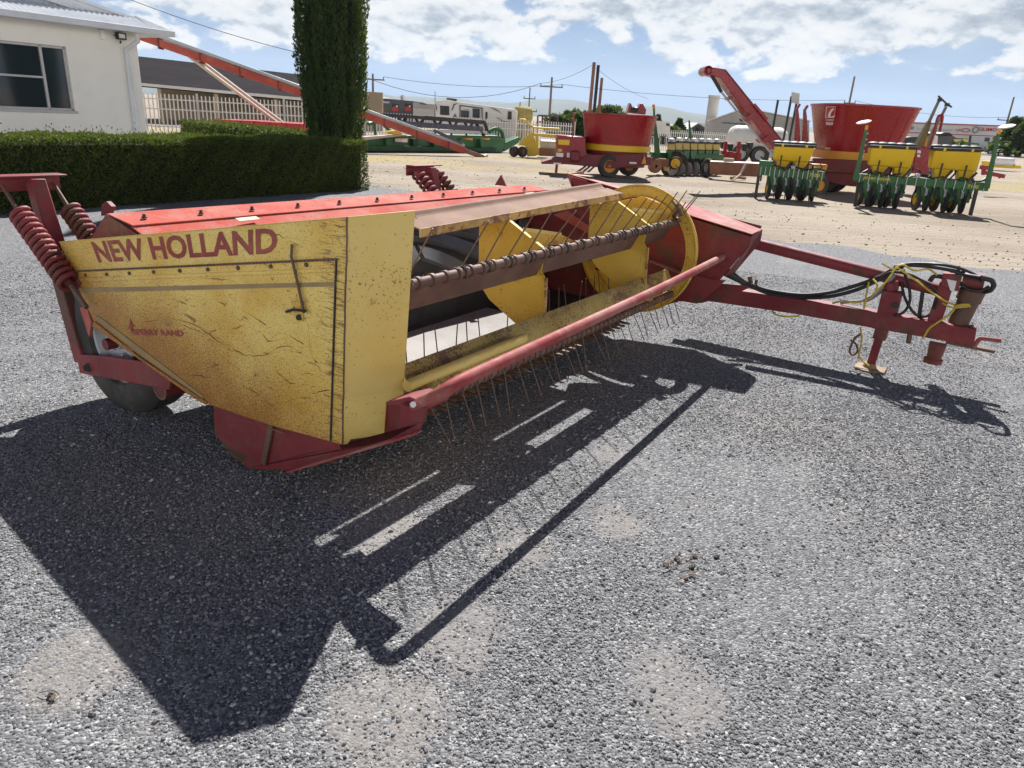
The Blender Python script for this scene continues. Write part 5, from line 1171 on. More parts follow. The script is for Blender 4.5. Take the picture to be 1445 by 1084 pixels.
    for k in range(len(rows) * 2 + 1):
        a = b0.lerp(b1, (k + .6) / (len(rows) * 2 + 1.4)) + n * (.12 + .1 * (k % 3)) + Z * .05; e = a + ex * rng.uniform(-.2, .2) + Z * rng.uniform(.08, .28) + n * .15
        MB().tube(smooth_path([a - Z * .3, a, a.lerp(e, .5) + ex * .06 + Z * .05, e], 4), .02, 6).build('seed_hose', M['hose'], tb, smooth=True)
    for k in range(3):
        a = b0.lerp(b1, (.1, .42, .75)[k]) + n * .02 + Z * hh * .5; MB().tube(smooth_path([a, a + ex * .2 + Z * .05, a + ex * .45 + Z * .01, a + ex * .7 + Z * .06], 4), .016, 6).build('cable', M['hose'], tb, smooth=True)
        MB().box(a + ex * .15 + Z * .04, (.10, .10, .09), (ex, n, Z)).build('bracket_block', M['galv'] if k == 1 else M['jgreen'], tb, bevel=.01)
    for (x0, y0), (x1, y1), (dx, dy) in markers:
        a, b = P(x0, y0, .0), P(x1, y1, .0); mk = MB().beam(a, b, .11, .09, n, .055, .05).build('marker_arm', M['jgreen'], r, bevel=.008)
        c = P(dx, dy, -.02); ax = (ex * -.25 + Z * .96 - n * .10).normalized(); MB().lathe([(.02, .03), (.12, .02), (.165, 0), (.12, -.035), (0, -.045)], c, ax, 24).build('marker_disc', M['white'], mk, smooth=True)
        MB().box(b - Z * .0, (.06, .06, .10), (ex, n, Z)).build('marker_hub', M['orange'], mk)
        for k in range(5): MB().box(a.lerp(b, .45 + k * .11) + ex * .05, (.03, .03, .04), (ex, n, Z)).build('marker_clip', M['galv'], mk)
    for (x0, y0), (x1, y1) in stands:
        a, b = P(x0, y0, .05), P(x1, y1, .05); MB().beam(a, Vector((b.x, b.y, 0)), .07, .07, n).build('parking_stand', M['blackp'], r)
    return r, P, ex, n
p0, p1 = G(1207, 291), G(1369, 304)
planter(p0, p1, [((1229, 208), (1294, 211), (1287, 239), (1226, 234)), ((1319, 212), (1387, 214.5), (1381, 244), (1313, 238))], ((1206, 250), (1394, 264), 11), (1228, 1247, 1268, 1311, 1337, 1361),
        [((1207, 254), (1223, 180), (1219, 172)), ((1392, 266), (1410, 186), (1421, 178))], [((1212, 256), (1206, 292)), ((1378, 268), (1369, 304))],
        'wide green row planter with two yellow seed boxes and two white marker discs', [('JOHN DEERE', (1217, 1255), 251), ('7100', (1364, 1379), 262.5)])
exd = (p1 - p0).normalized(); q0 = G(1066, 279.5)
r, P, ex, n = planter(q0, q0 + exd * 2, [((1093, 206), (1151, 209), (1142, 230), (1090.5, 227))], ((1070, 241), (1163, 248), 11), (1096, 1112, 1128, 1146), [], [((1071, 246), (1065.5, 281))],
        'small green row planter with one yellow seed box left of the wide red tub', [('7100', (1142, 1156), 246.5)])
m = MB(); a = P(1143, 231, .7); m.prism([a, a + ex * .42, a + ex * .40 - Z * .18, a + ex * .02 - Z * .2], n * .3); m.build('fertiliser_box', M['orange'], r, bevel=.03)
m = MB(); m.prism([P(1072, 226), P(1090, 228), P(1090, 238), P(1071, 238)], n * .3); m.build('hitch_frame', M['jgreen'], r, bevel=.02)
wheel(r, P(1155, 262, .35), ex * .4 - n, .24, .12, .13, M['tyre'], M['orange'], name='drive_wheel')

def more_machines():
    # red box machine between the two seed boxes, with olive and red booms above
    r = bg('boom_sprayer', 1303, 22, 'red bodied machine with two olive booms and dark T tops behind the wide planter', 'sprayer')
    b = pf([(1291, 207), (1314, 208), (1311, 246), (1289, 245)], 22, 1.2).build('body', M['wine'], r, bevel=.02)
    face([(1294, 212), (1299, 212.3), (1299, 216.5), (1294, 216)], 22, M['white'], b, 'white_decal'); face([(1294, 218), (1298, 218.2), (1298, 222), (1294, 221.6)], 22, M['white'], b, 'white_decal')
    ol = paint('olive_boom', (.13, .12, .03), (.17, .15, .05), rough=.5, bump=0)
    MB().beam(W(1296, 207, 22.4), W(1311, 172, 22.4), .22, .20, Vector((0, 1, 0)), .10, .1).build('boom', ol, r); MB().beam(W(1311, 172, 22.4), W(1325, 142, 22.4), .07, .07, Vector((0, 1, 0)), .06, .06).build('boom_tip', M['wood'], r)
    MB().beam(W(1309, 207, 22.9), W(1320, 180, 22.9), .2, .18, Vector((0, 1, 0)), .09, .09).build('boom', ol, r); MB().beam(W(1320, 180, 22.9), W(1335, 151, 22.9), .06, .06, Vector((0, 1, 0))).build('boom_tip', M['wood'], r)
    m = MB(); m.tube([W(1324.5, 136, 22.4), W(1337, 147.5, 22.8), W(1342.5, 151, 22.9)], .028, 6); m.box(W(1326, 141, 22.4), (.09, .09, .09)); m.box(W(1336.5, 148, 22.8), (.1, .1, .09)); m.build('boom_crosspiece', M['blackp'], r)
    MB().tube(smooth_path([W(1311, 210, 22.2), W(1318, 188, 22.2), W(1323, 167, 22.2), W(1327, 163, 22.2), W(1330, 166, 22.2), W(1326, 186, 22.2)], 5), .04, 8).build('red_hoop', M['wine'], r, smooth=True)
    face([(1302, 193), (1309, 194), (1307, 207), (1299, 206)], 22.5, M['orange'], r, 'orange_bracket'); face([(1316, 190), (1323, 192), (1322, 206), (1312, 206)], 22.6, M['white'], r, 'white_panel')
    # dark tractor behind
    r = bg('dark_tractor', 1335, 34, 'dark grey tractor with a rounded cab roof behind the right seed box', 'tractor')
    pf([(1324, 193), (1330, 189.5), (1342, 189), (1348, 193), (1352, 195), (1352, 212), (1322, 211)], 34, 1.5).build('cab', M['dgrey'], r, bevel=.08); pf([(1327, 189.5), (1333, 186.8), (1341, 187.3), (1346, 191), (1342, 191.5), (1330, 191)], 33.8, 1.7).build('cab_roof', M['blackp'], r, bevel=.05)
    m = MB(); m.beam(W(1347, 200, 34), W(1381, 203.5, 34), .06, .06); m.beam(W(1380.5, 203, 34), W(1380, 208, 34), .05, .05, Vector((0, 1, 0))); m.beam(W(1350, 195.5, 34), W(1364, 196.5, 34), .04, .04); m.build('green_boom', M['jgreen'], r)
    for x in (1350, 1363): pf([(x - 3, 196.5), (x + 2, 197), (x + 2.4, 201), (x - 2.5, 200.5)], 33.9, .3).build('yellow_hopper', M['jyel'], r, bevel=.03); pf([(x - 3, 200.5), (x + 3, 201), (x + 2, 208), (x - 3, 207)], 33.9, .3).build('row_unit', M['jgreen'], r)
    for x in (1329, 1346): wheel(r, Vector((HX(x, 33.9).x, 33.9, .55)), (0, -1, 0), .55, .35, .3, M['tyre'], M['galv'])
    r = bg('black_car', 1276, 60, 'dark rounded vehicle half hidden between the wide red tub and the olive booms', 'car')
    pf([(1269, 203), (1271, 198), (1277, 194.5), (1287, 193), (1300, 193.5), (1306, 197), (1306, 208), (1269, 207)], 60, 1.9).build('body', M['blackp'], r, bevel=.1)
    for x in (1274, 1300): wheel(r, Vector((HX(x, 59.9).x, 59.9, .35)), (0, -1, 0), .35, .25, .2, M['tyre'], M['galv'])
    # far planter with a row of yellow seed boxes
    r = bg('row_planter', 975, 25.6, 'long green planter with a row of pale yellow seed boxes beside the left mixer', 'planter', 'green and yellow row planters')
    Yf = lambda px: 25.0 + (px - 942) / 74 * 1.6
    py_ = paint('pale_yellow_boxes', (.52, .40, .09), (.58, .46, .14), dirt=.3, rough=.5, bump=0)
    for k in range(7):
        x0 = 942.5 + k * 10.6; x1 = x0 + 10.0; y0 = 202.5 + .35 * k - (1.6 if 1 <= k else 0); y1 = 212 + .1 * k - (.5 if k else 0)
        h = MB().prism([W(x0, y0, Yf(x0)), W(x1, y0 + .4, Yf(x1)), W(x1 - .6, y1 + .4, Yf(x1)), W(x0 + .6, y1, Yf(x0))], Vector((.05, .5, 0))).build('seed_box', py_, r, bevel=.03)
        MB().prism([W(x0, y0, Yf(x0)), W(x1, y0 + .4, Yf(x1)), W(x1, y0 - 2, Yf(x1)), W(x0 + 2, y0 - 3, Yf(x0))], Vector((.05, .5, 0))).build('lid', M['blackp'], h, bevel=.02)
        MB().lathe([(.0, .12), (.1, .1), (.12, 0)], W((x0 + x1) / 2, y0 - 2, Yf(x0) + .2), Z, 10).build('lid_glint', M['white'] if k % 2 else M['galv'], h)  # pale caps stand in for white glints on the black lids
        g = HX(x0 + 6, Yf(x0) + .1); u_ = MB(); u_.prism([W(x0, y1, Yf(x0)), W(x1, y1, Yf(x1)), W(x1 - 2, 229 + .3 * k, Yf(x1)), W(x0 + 1, 226, Yf(x0))], Vector((0, .4, 0))); u_ = u_.build('row_unit', M['jgreen'], r, bevel=.03)
        wheel(u_, Vector((g.x, g.y - .2, .27)), (-.8, -.5, 0), .27, .1, .14, M['tyre'], M['galv'] if k else M['jyel'], name='gauge_wheel')
        MB().lathe([(.02, 0), (.2, .01), (.2, .02), (.02, .03)], Vector((g.x + .15, g.y - .45, .22)), (-.6, -.6, 0), 18).build('closing_disc', M['steel'], u_)
    MB().beam(W(918, 219, 25), W(1018, 222, 26.6), .2, .2).build('toolbar', M['jgreen'], r, bevel=.01)
    a = G(955, 247); wheel(r, Vector((a.x - .1, a.y - .1, .38)), (-.3, -1, 0), .38, .25, .22, M['tyre'], M['jyel'], name='transport_wheel')
    wheel(r, W(953.5, 230.5, 24.6), (-.3, -1, 0), .20, .1, .15, M['black'], M['jyel'], name='drive_wheel')
    pf([(922, 152), (924, 151), (925, 165), (932, 218), (924, 218)], 24.9, .12).build('marker_arm', M['jgreen'], r); MB().cyl(W(922.8, 153, 24.9), W(922, 147.5, 24.9), .045, n=8).build('marker_tip', M['orange'], r); pf([(972.4, 170), (973.6, 170), (977, 197), (972.5, 197)], 26, .12).build('marker_arm', M['jgreen'], r)
    for x, y in ((936, 192), (955, 192.5)): pf([(x - 3, y), (x + 3, y + .3), (x + 1.5, y + 5), (x + 1, y + 12), (x - 2, y + 11.5), (x - 1.5, y + 5)], 25.8, .3).build('seed_meter', M['blackp'], r)
    m = MB(); m.beam(W(916, 228, 24.6), W(942, 230, 24.8), .25, .25); m.lathe([(.05, 0), (.22, .02), (.22, .2), (.05, .22)], W(922.5, 234, 24.5), Vector((.2, -1, 0)), 16); m.build('hitch_frame', M['brownr'], r, bevel=.02)
    # red cultivator frame and black fans
    r = bg('cultivator', 1033, 30, 'red frame implement with black fan housings left of the white tank', 'implement')
    m = pf([(1018, 213), (1047, 216), (1046, 228), (1018, 226)], 29, .5); m.build('frame', M['wine'], r, bevel=.02)
    for x in (1022, 1041): MB().beam(W(x + 2, 200, 29), W(x, 224, 29), .12, .1, Vector((0, 1, 0))).build('upright', M['wine'], r)
    for x, y in ((1022, 203), (1032, 206), (1052, 206), (1060, 204)): pf([(x - 5, y - 3), (x + 4, y - 2.5), (x + 3, y + 2), (x + 1, y + 8), (x - 3, y + 7)], 29.2, .3).build('fan_housing', M['blackp'], r, bevel=.03)
    for x in (1024, 1042): wheel(r, Vector((HX(x, 29).x, 29, .25)), (0, -1, 0), .25, .15, .12, M['tyre'], M['galv'])
    # white tank trailer
    r = bg('tank_trailer', 1070, 36.5, 'white liquid tank trailer behind the raised conveyor', 'tank')
    c = W(1068, 199, 37.5); m = MB(); 
    hz_, hw = .68, 1.45
    prof = [(0, -hw - .02), (.35, -hw), (.58, -hw + .12), (.68, -hw + .35), (.68, hw - .35), (.58, hw - .12), (.35, hw), (0, hw + .02)]
    m.lathe(prof, c, Vector((1, .12, 0)), 32); m.build('tank', M['offw'], r, smooth=True, sharp=50)
    m = MB()
    for a, b in (((1033, 186), (1043, 181.5)), ((1043, 181.5), (1060, 182.5)), ((1060, 182.5), (1052, 185)), ((1043, 181.5), (1048, 185)), ((1060, 182.5), (1074, 183.5)), ((1066, 187), (1074, 183.5))): m.tube([W(*a, 37), W(*b, 37)], .035, 6)
    m.build('top_rail', M['white'], r)
    pf([(1038, 211), (1100, 215), (1100, 223), (1046, 222)], 36.8, 1.2).build('fender_frame', M['galv'], r, bevel=.03)
    for x, R in ((1053, .42), (1080, .42)): wheel(r, Vector((HX(x, 36.6).x, 36.6, R)), (0, -1, 0), R, .3, .22, M['tyre'], M['galv'])
    # box scraper
    r = bg('box_scraper', 1035, 24.6, 'rusty brown box scraper blade lying on the yard left of the small planter', 'scraper')
    m = MB(); Y0, Y1 = 24.4, 23.6
    m.prism([W(1002, 228, Y0), W(1072, 231, Y1), W(1072, 233, Y1 - .1), W(1074, 250, Y1), W(1002, 246, Y0), W(1001, 230, Y0 - .1)], Vector((.05, .12, 0))); b = m.build('blade', M['brownr'], r, bevel=.01)
    MB().prism([W(1002, 228, Y0), W(1072, 231, Y1), W(1071, 229, Y1 + .5), W(1003, 226.5, Y0 + .5)], -Z * .04).build('top_plate', M['tantube'], b)
    a = G(997, 250); wheel(r, Vector((a.x, a.y, .30)), (-1, -.25, 0), .30, .16, .15, M['tyre'], M['galv'])
    MB().tube([W(1052, 232, 23.5), W(1045, 246, 23.3), W(1034, 255, 23)], .035, 6).build('chain_arm', M['tantube'], r); p = G(1038, 254); MB().tube([p + Vector((-.2, -.1, .05)), p + Vector((.1, 0, .09)), p + Vector((.35, .15, .06))], .05, 6).build('hook', M['brownr'], r); MB().box(W(1028, 227, 24.4), (.3, .2, .16)).build('block', M['tantube'], r)
    # sign and posts behind conveyor
    for px, pt, lb in ((1098, 141, 'slim dark post behind the raised conveyor'), (1117, 136, 'left dark post of the small pale sign'), (1125, 140, 'right dark post of the small pale sign')):
        t = W(px, pt, 30); o = MB().cyl(Vector((t.x - .03, t.y, 0)), t, .045, n=8).build('sign_post', M['blackp'], None); setp(o, lb, 'post', 'slim dark posts')
    setp(pf([(1117.5, 130), (1128.5, 132), (1127.5, 147), (1117, 145)], 29.9, .04).build('sign_board', M['galv'], None), 'small blank pale sign board on two dark posts behind the red brackets', 'sign')
    # green combine header with black reel
    r = bg('combine_header', 620, 30, 'long green combine header with a black reel in front of the camper trailer', 'header')
    Yh = lambda x: 28.6 + (x - 520) / 195 * 5.2
    h = lambda x, y, o=0: W(x, y, Yh(x) + o)
    def strip(pts, dep, o=0): return MB().prism([h(x, y, o) for x, y in pts], Vector((-.3, dep, 0)))
    strip([(505, 195), (600, 190), (705, 192), (712, 198), (710, 215), (640, 216), (505, 214)], 1.0).build('header_body', M['jgreen'], r, bevel=.02)
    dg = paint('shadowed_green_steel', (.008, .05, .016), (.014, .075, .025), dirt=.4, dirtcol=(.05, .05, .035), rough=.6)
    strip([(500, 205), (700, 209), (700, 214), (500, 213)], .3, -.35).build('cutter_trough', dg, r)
    strip([(505, 194), (566, 190), (577, 191), (505, 199)], .7, -.4).build('divider_sheet', M['tantube'], r)
    for x in (545, 583, 612, 650, 678): strip([(x, 196), (x + 7, 196), (x + 9, 214), (x + 1, 214)], .2, -.3).build('rib', M['jgreen'] if x != 583 else dg, r, bevel=.01)
    strip([(657, 193), (712, 196), (712, 199), (657, 196)], .2, -.2).build('top_tube', M['jgreen'], r)
    for x in (662, 686, 571): strip([(x, 195), (x + 5, 195.3), (x + 5, 198), (x, 197.7)], .05, -.45).build('amber_lamp', M['orange'], r)
    strip([(568, 196), (575, 196.3), (575, 201), (568, 200.7)], .04, -.5).build('white_plate', M['white'], r)
    strip([(709, 204), (732, 193), (736, 196), (730, 203), (712, 214)], .35).build('end_divider', M['jgreen'], r, bevel=.02)
    MB().tube(smooth_path([h(690, 186, .2), h(700, 182, .2), h(708, 187, .2), h(711, 200, .2)], 5), .09, 8).build('end_hoop', M['jgreen'], r, smooth=True)
    m = MB(); m.beam(h(530, 161.5), h(600, 166.5), .10, .12); m.beam(h(600, 166.5), h(684, 173), .12, .16); m.build('reel_top_bar', M['blackp'], r)
    m = MB(); m.beam(h(566, 174.5), h(680, 182), .14, .20); m.build('reel_tube', paint('navy_tube', (.02, .025, .06), rough=.35, bump=0), r); m = MB(); m.beam(h(600, 185), h(688, 187), .10, .12); m.build('reel_bat_bar', M['galv'], r)
    for x in (564, 589, 614, 636, 658):
        MB().tube([h(x - 3, 163 + (x - 560) * .085), h(x + 1, 171 + (x - 560) * .08), h(x + 6, 171 + (x - 560) * .08), h(x + 9, 165 + (x - 560) * .085)], .06, 6).build('reel_bracket', M['blackp'], r); MB().tube([h(x + 6, 170 + (x - 560) * .08), h(x + 5, 178 + (x - 560) * .08)], .05, 6).build('reel_bracket', M['blackp'], r)
    for x in (614, 637, 658): MB().beam(h(x, 185), h(x, 193), .08, .08, Vector((0, 1, 0))).build('reel_leg', M['blackp'], r)
    MB().tube([h(672, 172), h(676, 184), h(683, 191), h(688, 187), h(684, 173)], .08, 6).build('reel_end_arm', M['blackp'], r)
    m = MB(); m.tube(smooth_path([h(520, 175, .5), h(535, 172, .5), h(546, 180, .5), h(552, 192, .5)], 5), .08, 8); m.tube([h(528, 174, .5), h(530, 192, .5)], .05, 8); m.build('green_hoop', M['jgreen'], r, smooth=True); strip([(553, 186), (566, 184.5), (567, 190), (556, 190)], .2, -.5).build('yellow_cover', M['jyel'], r)
    # camper trailer
    r = bg('camper_trailer', 670, 46, 'white fifth wheel camper trailer with dark swoosh stripes behind the green header', 'camper')
    Y = 46
    b = pf([(613, 146), (616, 142), (632, 141), (641, 143), (700, 151), (727, 154.5), (730, 158), (727, 202), (650, 204), (640, 200), (632, 182), (617, 176)], Y, 2.5).build('body', M['offw'], r, bevel=.06)
    face([(621, 149), (634, 150), (634, 163), (621, 162)], Y, M['blackp'], b, 'window', .03); face([(651, 155.5), (662, 156.5), (662, 167), (651, 166)], Y, M['glass'], b, 'window', .07); face([(667, 153), (677, 154), (677, 167), (667, 166)], Y, M['glass'], b, 'window', .07); face([(717, 157), (722, 157.5), (722, 169), (716, 168.5)], Y, M['blackp'], b, 'window', .03); face([(685, 158), (688, 158.2), (688, 169), (685, 169)], Y, M['blackp'], b, 'window', .03)
    fr_ = M['dgrey']
    for pts in ([(648.5, 148.3), (681, 152.3), (681, 153.8), (648.5, 149.8)], [(648.5, 149), (650, 149), (650, 170), (648.5, 170)], [(679.5, 152), (681, 152), (681.3, 172), (679.8, 172)]): face(pts, Y, fr_, b, 'slide_out_trim', .06)
    for pts in ([(613.8, 147), (615.5, 148), (617, 153), (616, 158), (614.8, 152)], [(637, 156), (640, 147), (646, 145.5), (641, 149), (638.5, 156)], [(642, 160), (645, 166), (639, 166)], [(690, 151.5), (700, 154), (709, 161), (702, 157)], [(700, 165), (712, 171), (722, 172), (711, 174)], [(653, 153.5), (664, 155.5), (658, 155)]): face(pts, Y, fr_, b, 'swoosh_stripe', .05)
    pf([(630, 138), (643, 139), (643.5, 143), (630, 142)], Y + .8, 1).build('roof_air_unit', M['blackp'], r, bevel=.05)
    for x in (680, 697): wheel(r, Vector((HX(x, Y).x, Y - .02, .38)), (0, -1, 0), .38, .25, .2, M['tyre'], M['galv'])
    # bales
    for i, (px, py, lb) in enumerate(((738, 164, 'upper straw bale right of the camper trailer'), (737, 188, 'lower straw bale under the other one behind the fence'))):
        c = W(px, py, 49); c.z = 1.62 if i == 0 else .55
        m = MB(); m.lathe([(0, 0), (.46, 0), (.52, .06), (.52, .98), (.46, 1.04), (0, 1.04)], c - Vector((.5, .25, 0)), Vector((1, .25, 0)), 28) 
        setp(m.build('straw_bale', M['straw'], None, smooth=True, sharp=50), lb, 'bale', 'straw bales')
    # yellow harvester head
    r = bg('hay_windrower_head', 755, 31, 'yellow hay cutting head with tube guards left of the smaller red mixer', 'header')
    Y = 31; yy = paint('old_yellow', (.56, .37, .02), (.62, .43, .05), dirt=.25, rough=.5)
    s = pf([(736, 197), (752, 186), (753, 192), (757, 202), (757, 220), (744, 221), (741, 206), (731, 205)], Y, .25).build('side_shield', yy, r, bevel=.02)
    pf([(752, 188), (786, 190), (786, 193.5), (753, 192)], Y, .3).build('top_beam', yy, r, bevel=.01); pf([(756, 192), (760, 192), (760, 219), (757, 219)], Y, .2).build('upright', yy, r); pf([(760, 209), (785, 211), (785, 221), (760, 220)], Y + .3, .6).build('lower_drum', M['brownr'], r, bevel=.05)
    m = MB(); m.tube(smooth_path([W(733, 169, Y), W(741, 169.5, Y), W(744, 174, Y), W(752, 180, Y), W(753, 188, Y)], 5), .04, 8); m.tube([W(752, 180, Y), W(789, 182, Y), W(792, 192, Y)], .04, 8); m.build('tube_guard', yy, r, smooth=True)
    MB().lathe([(.02, 0), (.2, .01), (.2, .8), (.02, .82)], W(762, 204, Y + .5), Vector((1, .1, 0)), 16).build('reel_drum', M['tantube'], r)
    for x in (728, 740): wheel(r, Vector((HX(x, Y).x, Y - .1, .21)), (.9, -1, 0), .21, .18, .10, M['tyre'], M['brownr'])
    # dark railing beyond it
    m = MB()
    for a, b in (((759, 163), (787, 164)), ((759, 172), (787, 173)), ((759, 163), (758.5, 176)), ((765.5, 163), (765, 176)), ((776, 164), (775.5, 176)), ((787, 164), (786.5, 190)), ((758.5, 176), (758, 203))): m.tube([W(*a, 50), W(*b, 50)], .055, 6)
    m.tube([Vector((W(758, 203, 50).x, 50, 0)), W(758.3, 190, 50)], .055, 6); m.tube([Vector((W(786, 203, 50).x, 50, 0)), W(786.5, 185, 50)], .055, 6)
    setp(m.build('railing', paint('purple_railing', (.06, .02, .05), rough=.5, bump=0), None), 'dark purple pipe railing behind the yellow cutting head', 'railing')
    # long red auger
    r = bg('grain_auger', 430, 27, 'long red grain auger slanting down from behind the cream building to the yard', 'auger')
    A, B = W(196, 50.5, 25.5), W(655, 212.5, 29.2); C_ = W(682, 222, 29.5)
    au = paint('auger_red', (.34, .04, .022), (.42, .07, .04), dirt=.3, rust=.15, rough=.5)
    MB().beam(A, B, .26, .24).build('trough', au, r, bevel=.015)
    dirv = (B - A).normalized()
    m = MB(); m.beam(A + Z * .20, B + Z * .17, .12, .12); m.build('tube', M['galv'], r, bevel=.02)
    for k in range(9): q = A.lerp(B, (k + .5) / 9); MB().box(q - Vector((0, .0, .02)), (.06, .30, .32), (dirv, Vector((0, 1, 0)), Vector((0, 0, 1)))).build('trough_flange', M['red_dark'], r)
    m = MB(); m.beam(B, C_, .2, .16); m.build('intake_boot', M['brownr'], r, bevel=.02); p = G(681, 221); MB().beam(C_, Vector((p.x + .15, p.y, .05)), .14, .12).build('intake_tip', M['tantube'], r)
    m = MB(); m.beam(W(612, 192, 28.8) + Z * .2, W(652, 210, 29.1) + Z * .2, .14, .1); m.build('tube_cover', M['dgrey'], r)
    for x0, x1, o in ((262, 391, 0), (270, 399, .9)):
        a, b = W(x0, 76, 26.0 + o), W(x1, 173, 27.0 + o); d_ = (b - a); b = a + d_ * (a.z / (a.z - b.z)); MB().tube([a, b], .055, 8).build('support_strut', M['tantube'], r, smooth=True)
    for o in (0, .9): p = W(391, 173, 27 + o); wheel(r, Vector((p.x + 1.2, p.y, .3)), (0, -1, 0), .3, .18, .15, M['tyre'], M['galv'])
    MB().prism([W(413, 124, 27.0), W(428, 130, 27.1), W(428, 134, 27.1), W(412, 128, 27)], Vector((0, -.02, 0))).build('white_plate', M['white'], r)
    # red wagon under it
    r = bg('grain_wagon', 370, 26, 'low bright red wagon bed behind the short hedge', 'wagon')
    b = pf([(300, 168.5), (336, 170), (430, 175), (431, 190), (300, 188)], 25.5, 1.8).build('bed', M['sred'], r, bevel=.02)
    for x in (336, 355, 376, 400, 424): pf([(x, 170.5 + (x - 336) * .05), (x + 2, 170.6 + (x - 336) * .05), (x + 2, 189), (x, 189)], 25.42, .08).build('stake', M['sred'], b)
    for x in (320, 412): wheel(r, Vector((HX(x, 25.6).x, 25.6, .4)), (0, -1, 0), .4, .25, .2, M['tyre'], M['galv'])
    # silver blue car, yellow implement, red hitch at the right edge
    Y = 104
    r = bg('parked_car', 1420, Y, 'silver blue car with dark windows on the far road at the right', 'car')
    cb = paint('silver_blue_paint', (.22, .30, .44), (.26, .34, .48), dirt=.1, rough=.25, bump=0)
    pf([(1396, 211), (1400, 208), (1409, 206.5), (1414, 203), (1430, 202.5), (1439, 204.5), (1443, 208), (1444, 215), (1440, 217.5), (1399, 216)], Y, 1.7).build('body', cb, r, bevel=.15, seg=3)
    face([(1411, 207), (1415, 204), (1422, 203.8), (1422, 207.5)], Y, M['blackp'], r, 'window', .02); face([(1423.5, 203.8), (1431, 204), (1436, 207.8), (1423.5, 207.6)], Y, M['blackp'], r, 'window', .02)
    for x in (1404, 1434): wheel(r, Vector((HX(x, Y).x + .6, Y, .33)), (0, -1, 0), .33, .22, .2, M['tyre'], M['galv'])
    r = bg('yellow_implement', 1418, 46, 'low yellow implement with a white drum lying on the yard at the right edge', 'implement')
    pf([(1401, 228), (1434, 231), (1430, 238), (1399, 236)], 46, 1.1).build('frame', M['jyel'], r, bevel=.03); MB().lathe([(.05, 0), (.24, .02), (.24, 1.2), (.05, 1.22)], W(1402, 227.5, 46), Vector((1, .1, 0)), 20).build('drum', M['white'], r, smooth=True, sharp=40); pf([(1402, 222), (1428, 224), (1428, 226), (1402, 224.5)], 46.6, .2).build('top_bar', M['jyel'], r); pf([(1430, 233), (1441, 234), (1441, 238), (1430, 238)], 46, .6).build('side_frame', M['jyel'], r)
    r = bg('red_drawbar', 1400, 24, 'red implement drawbar behind the right marker arm of the wide planter', 'drawbar')
    m = MB(); m.beam(W(1384, 236, 24), W(1400, 238, 24), .14, .12); m.beam(W(1386, 243, 24), W(1417, 249, 24), .12, .12); m.beam(W(1388, 236, 24), W(1388, 247, 24), .1, .1, Vector((0, 1, 0))); m.build('frame', M['wine'], r, bevel=.01)
    MB().beam(W(1412, 246, 24), W(1410, 252, 24), .05, .05, Vector((0, 1, 0))).build('hitch', M['wine'], r); p = HX(1396, 24); MB().cyl(p, p + Z * .5, .05, n=8).build('stand', M['wine_d'], r)
more_machines()

# ------------------------------------------------------------------ far trees, road, hills
def conifer(px, Y, h, w, label, n=2600, kind=0):
    c = HX(px, Y); r = root('far_tree', c, label, 'tree', 'trees beyond the yard')
    MB().tube([c, c + Z * h * .9], [w * .07, w * .02], 7).build('trunk', M['bark'], r)
    z = rng.uniform(.08, 1, n) ** (1.0 if kind else .8); th = rng.uniform(0, 6.283, n)
    prof = (1 - z) * .95 + .06 if kind == 0 else np.sqrt(np.clip(1 - ((z - .55) / .5) ** 2, .02, 1)) * .9
    rad = prof * (1 + .25 * np.sin(th * 3 + z * 14) + .15 * np.sin(th * 7 + z * 25)) * np.sqrt(rng.uniform(.15, 1, n)) * w / 2
    P = np.stack([np.cos(th) * rad, np.sin(th) * rad, z * h], 1) + np.array(c)
    D = np.stack([np.cos(th), np.sin(th), np.full(n, -.1 if kind == 0 else .4)], 1) + rng.normal(size=(n, 3)) * .5
    leaf_mesh('crown', quads(n, P, D, w * .10, 1.7), M['leaf_far'], r)
for i, (px, py, Y, w, kd, lb) in enumerate(((789, 163, 66, 2.6, 1, 'rounded tree right of the dark railing'), (800, 158, 70, 2.4, 0, 'pointed tree left of the three pipes'), (812, 157, 68, 3.0, 0, 'taller pointed tree just left of the three pipes'), (824, 160, 66, 3.0, 1, 'rounded tree behind the riser of the smaller red mixer'),
        (858, 151, 90, 4.0, 1, 'pale tree just above the rim of the smaller red mixer'), (872, 157, 90, 3.2, 0, 'dark tree above the rim of the smaller red mixer'), (960, 168, 84, 2.2, 0, 'small dark conifer left of the small house'), (929, 162, 110, 2.4, 0, 'tiny dark tree above the white box trailer'), (948, 180, 80, 2.6, 1, 'low bush right of the white box trailer'),
        (1437, 168, 98, 5.2, 0, 'large dark conifer at the right end of the showroom'), (1452, 176, 96, 5, 0, 'dark conifer at the right edge of the photo'))):
    top = W(px, py, Y).z; conifer(px, Y, top, w, lb, 2600 if i < 9 else 5000, kd)
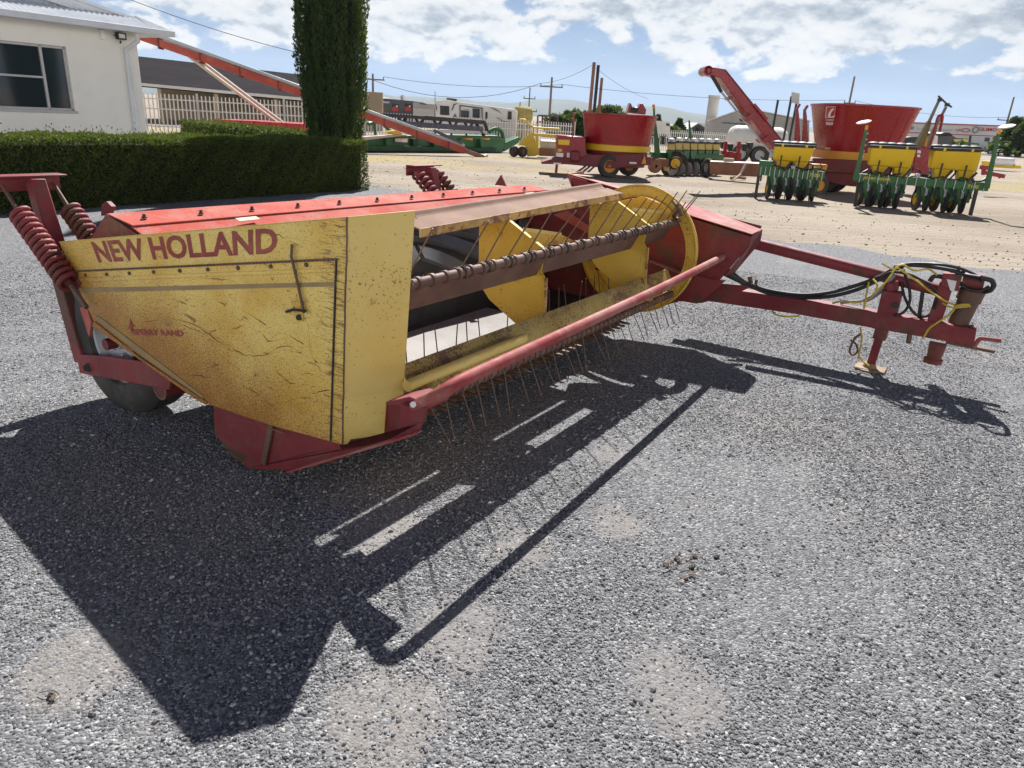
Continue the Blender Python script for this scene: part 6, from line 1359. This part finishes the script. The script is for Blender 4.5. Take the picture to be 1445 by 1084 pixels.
m = MB(); a, b = HX(1240, 92), HX(1700, 108); m.prism([Vector((a.x, a.y, .0)), Vector((b.x, b.y, 0)), Vector((b.x, b.y + 9, 0)), Vector((a.x, a.y + 9, 0))], Z * .05); setp(m.build('road', M['asphalt'], None), 'grey asphalt road in front of the showroom', kind='structure')
def hills():
    m, t, b, tc, o = new_mat('wooded_hills'); c = t.mix(t.noise(tc, .004, 6), (.035, .055, .045), (.07, .085, .06)); t.l(c, b.inputs['Base Color']); b.inputs['Roughness'].default_value = 1
    mb = MB(); Y = 3600; xs = np.linspace(-4200, 4600, 160)
    def hh(x): 
        return 55 + 38 * math.exp(-((x - 190) / 260) ** 2) + 30 * math.exp(-((x - 700) / 350) ** 2) + 26 * math.exp(-((x - 2150) / 300) ** 2) - 30 * math.exp(-((x - 1500) / 420) ** 2) + 20 * math.exp(-((x + 900) / 700) ** 2) + 5 * math.sin(x / 90) + 3 * math.sin(x / 37)
    rows = []
    for j, f in enumerate((0, .45, .8, 1, .6, 0)):
        y = Y + j * 260; rows.append([Vector((x, y + 60 * math.sin(x / 200), -1 + hh(x) * f * (1 + .12 * math.sin(x / 60 + j)) if 0 < f < 1 else -1 + hh(x) * f)) for x in xs])
    k = len(xs); mb.v = [p for r_ in rows for p in r_]
    mb.f = [(j * k + i, j * k + i + 1, (j + 1) * k + i + 1, (j + 1) * k + i) for j in range(5) for i in range(k - 1)]
    setp(mb.build('hills', m, None, smooth=True, sharp=80), 'low blue hills along the horizon', kind='structure')
hills()
def haze():
    m = bpy.data.materials.new('haze'); m.use_nodes = True; t = NT(m.node_tree); o = t.n('ShaderNodeOutputMaterial'); v = t.n('ShaderNodeVolumePrincipled')
    v.inputs['Color'].default_value = (.80, .90, 1, 1); v.inputs['Density'].default_value = .00009; v.inputs['Anisotropy'].default_value = .25
    t.l(v.outputs[0], o.inputs['Volume'])
    setp(MB().box((0, 0, 149.5), (12100, 12100, 301)).build('haze', m, None), 'thin blue summer haze over the yard and the hills', kind='stuff')
haze()
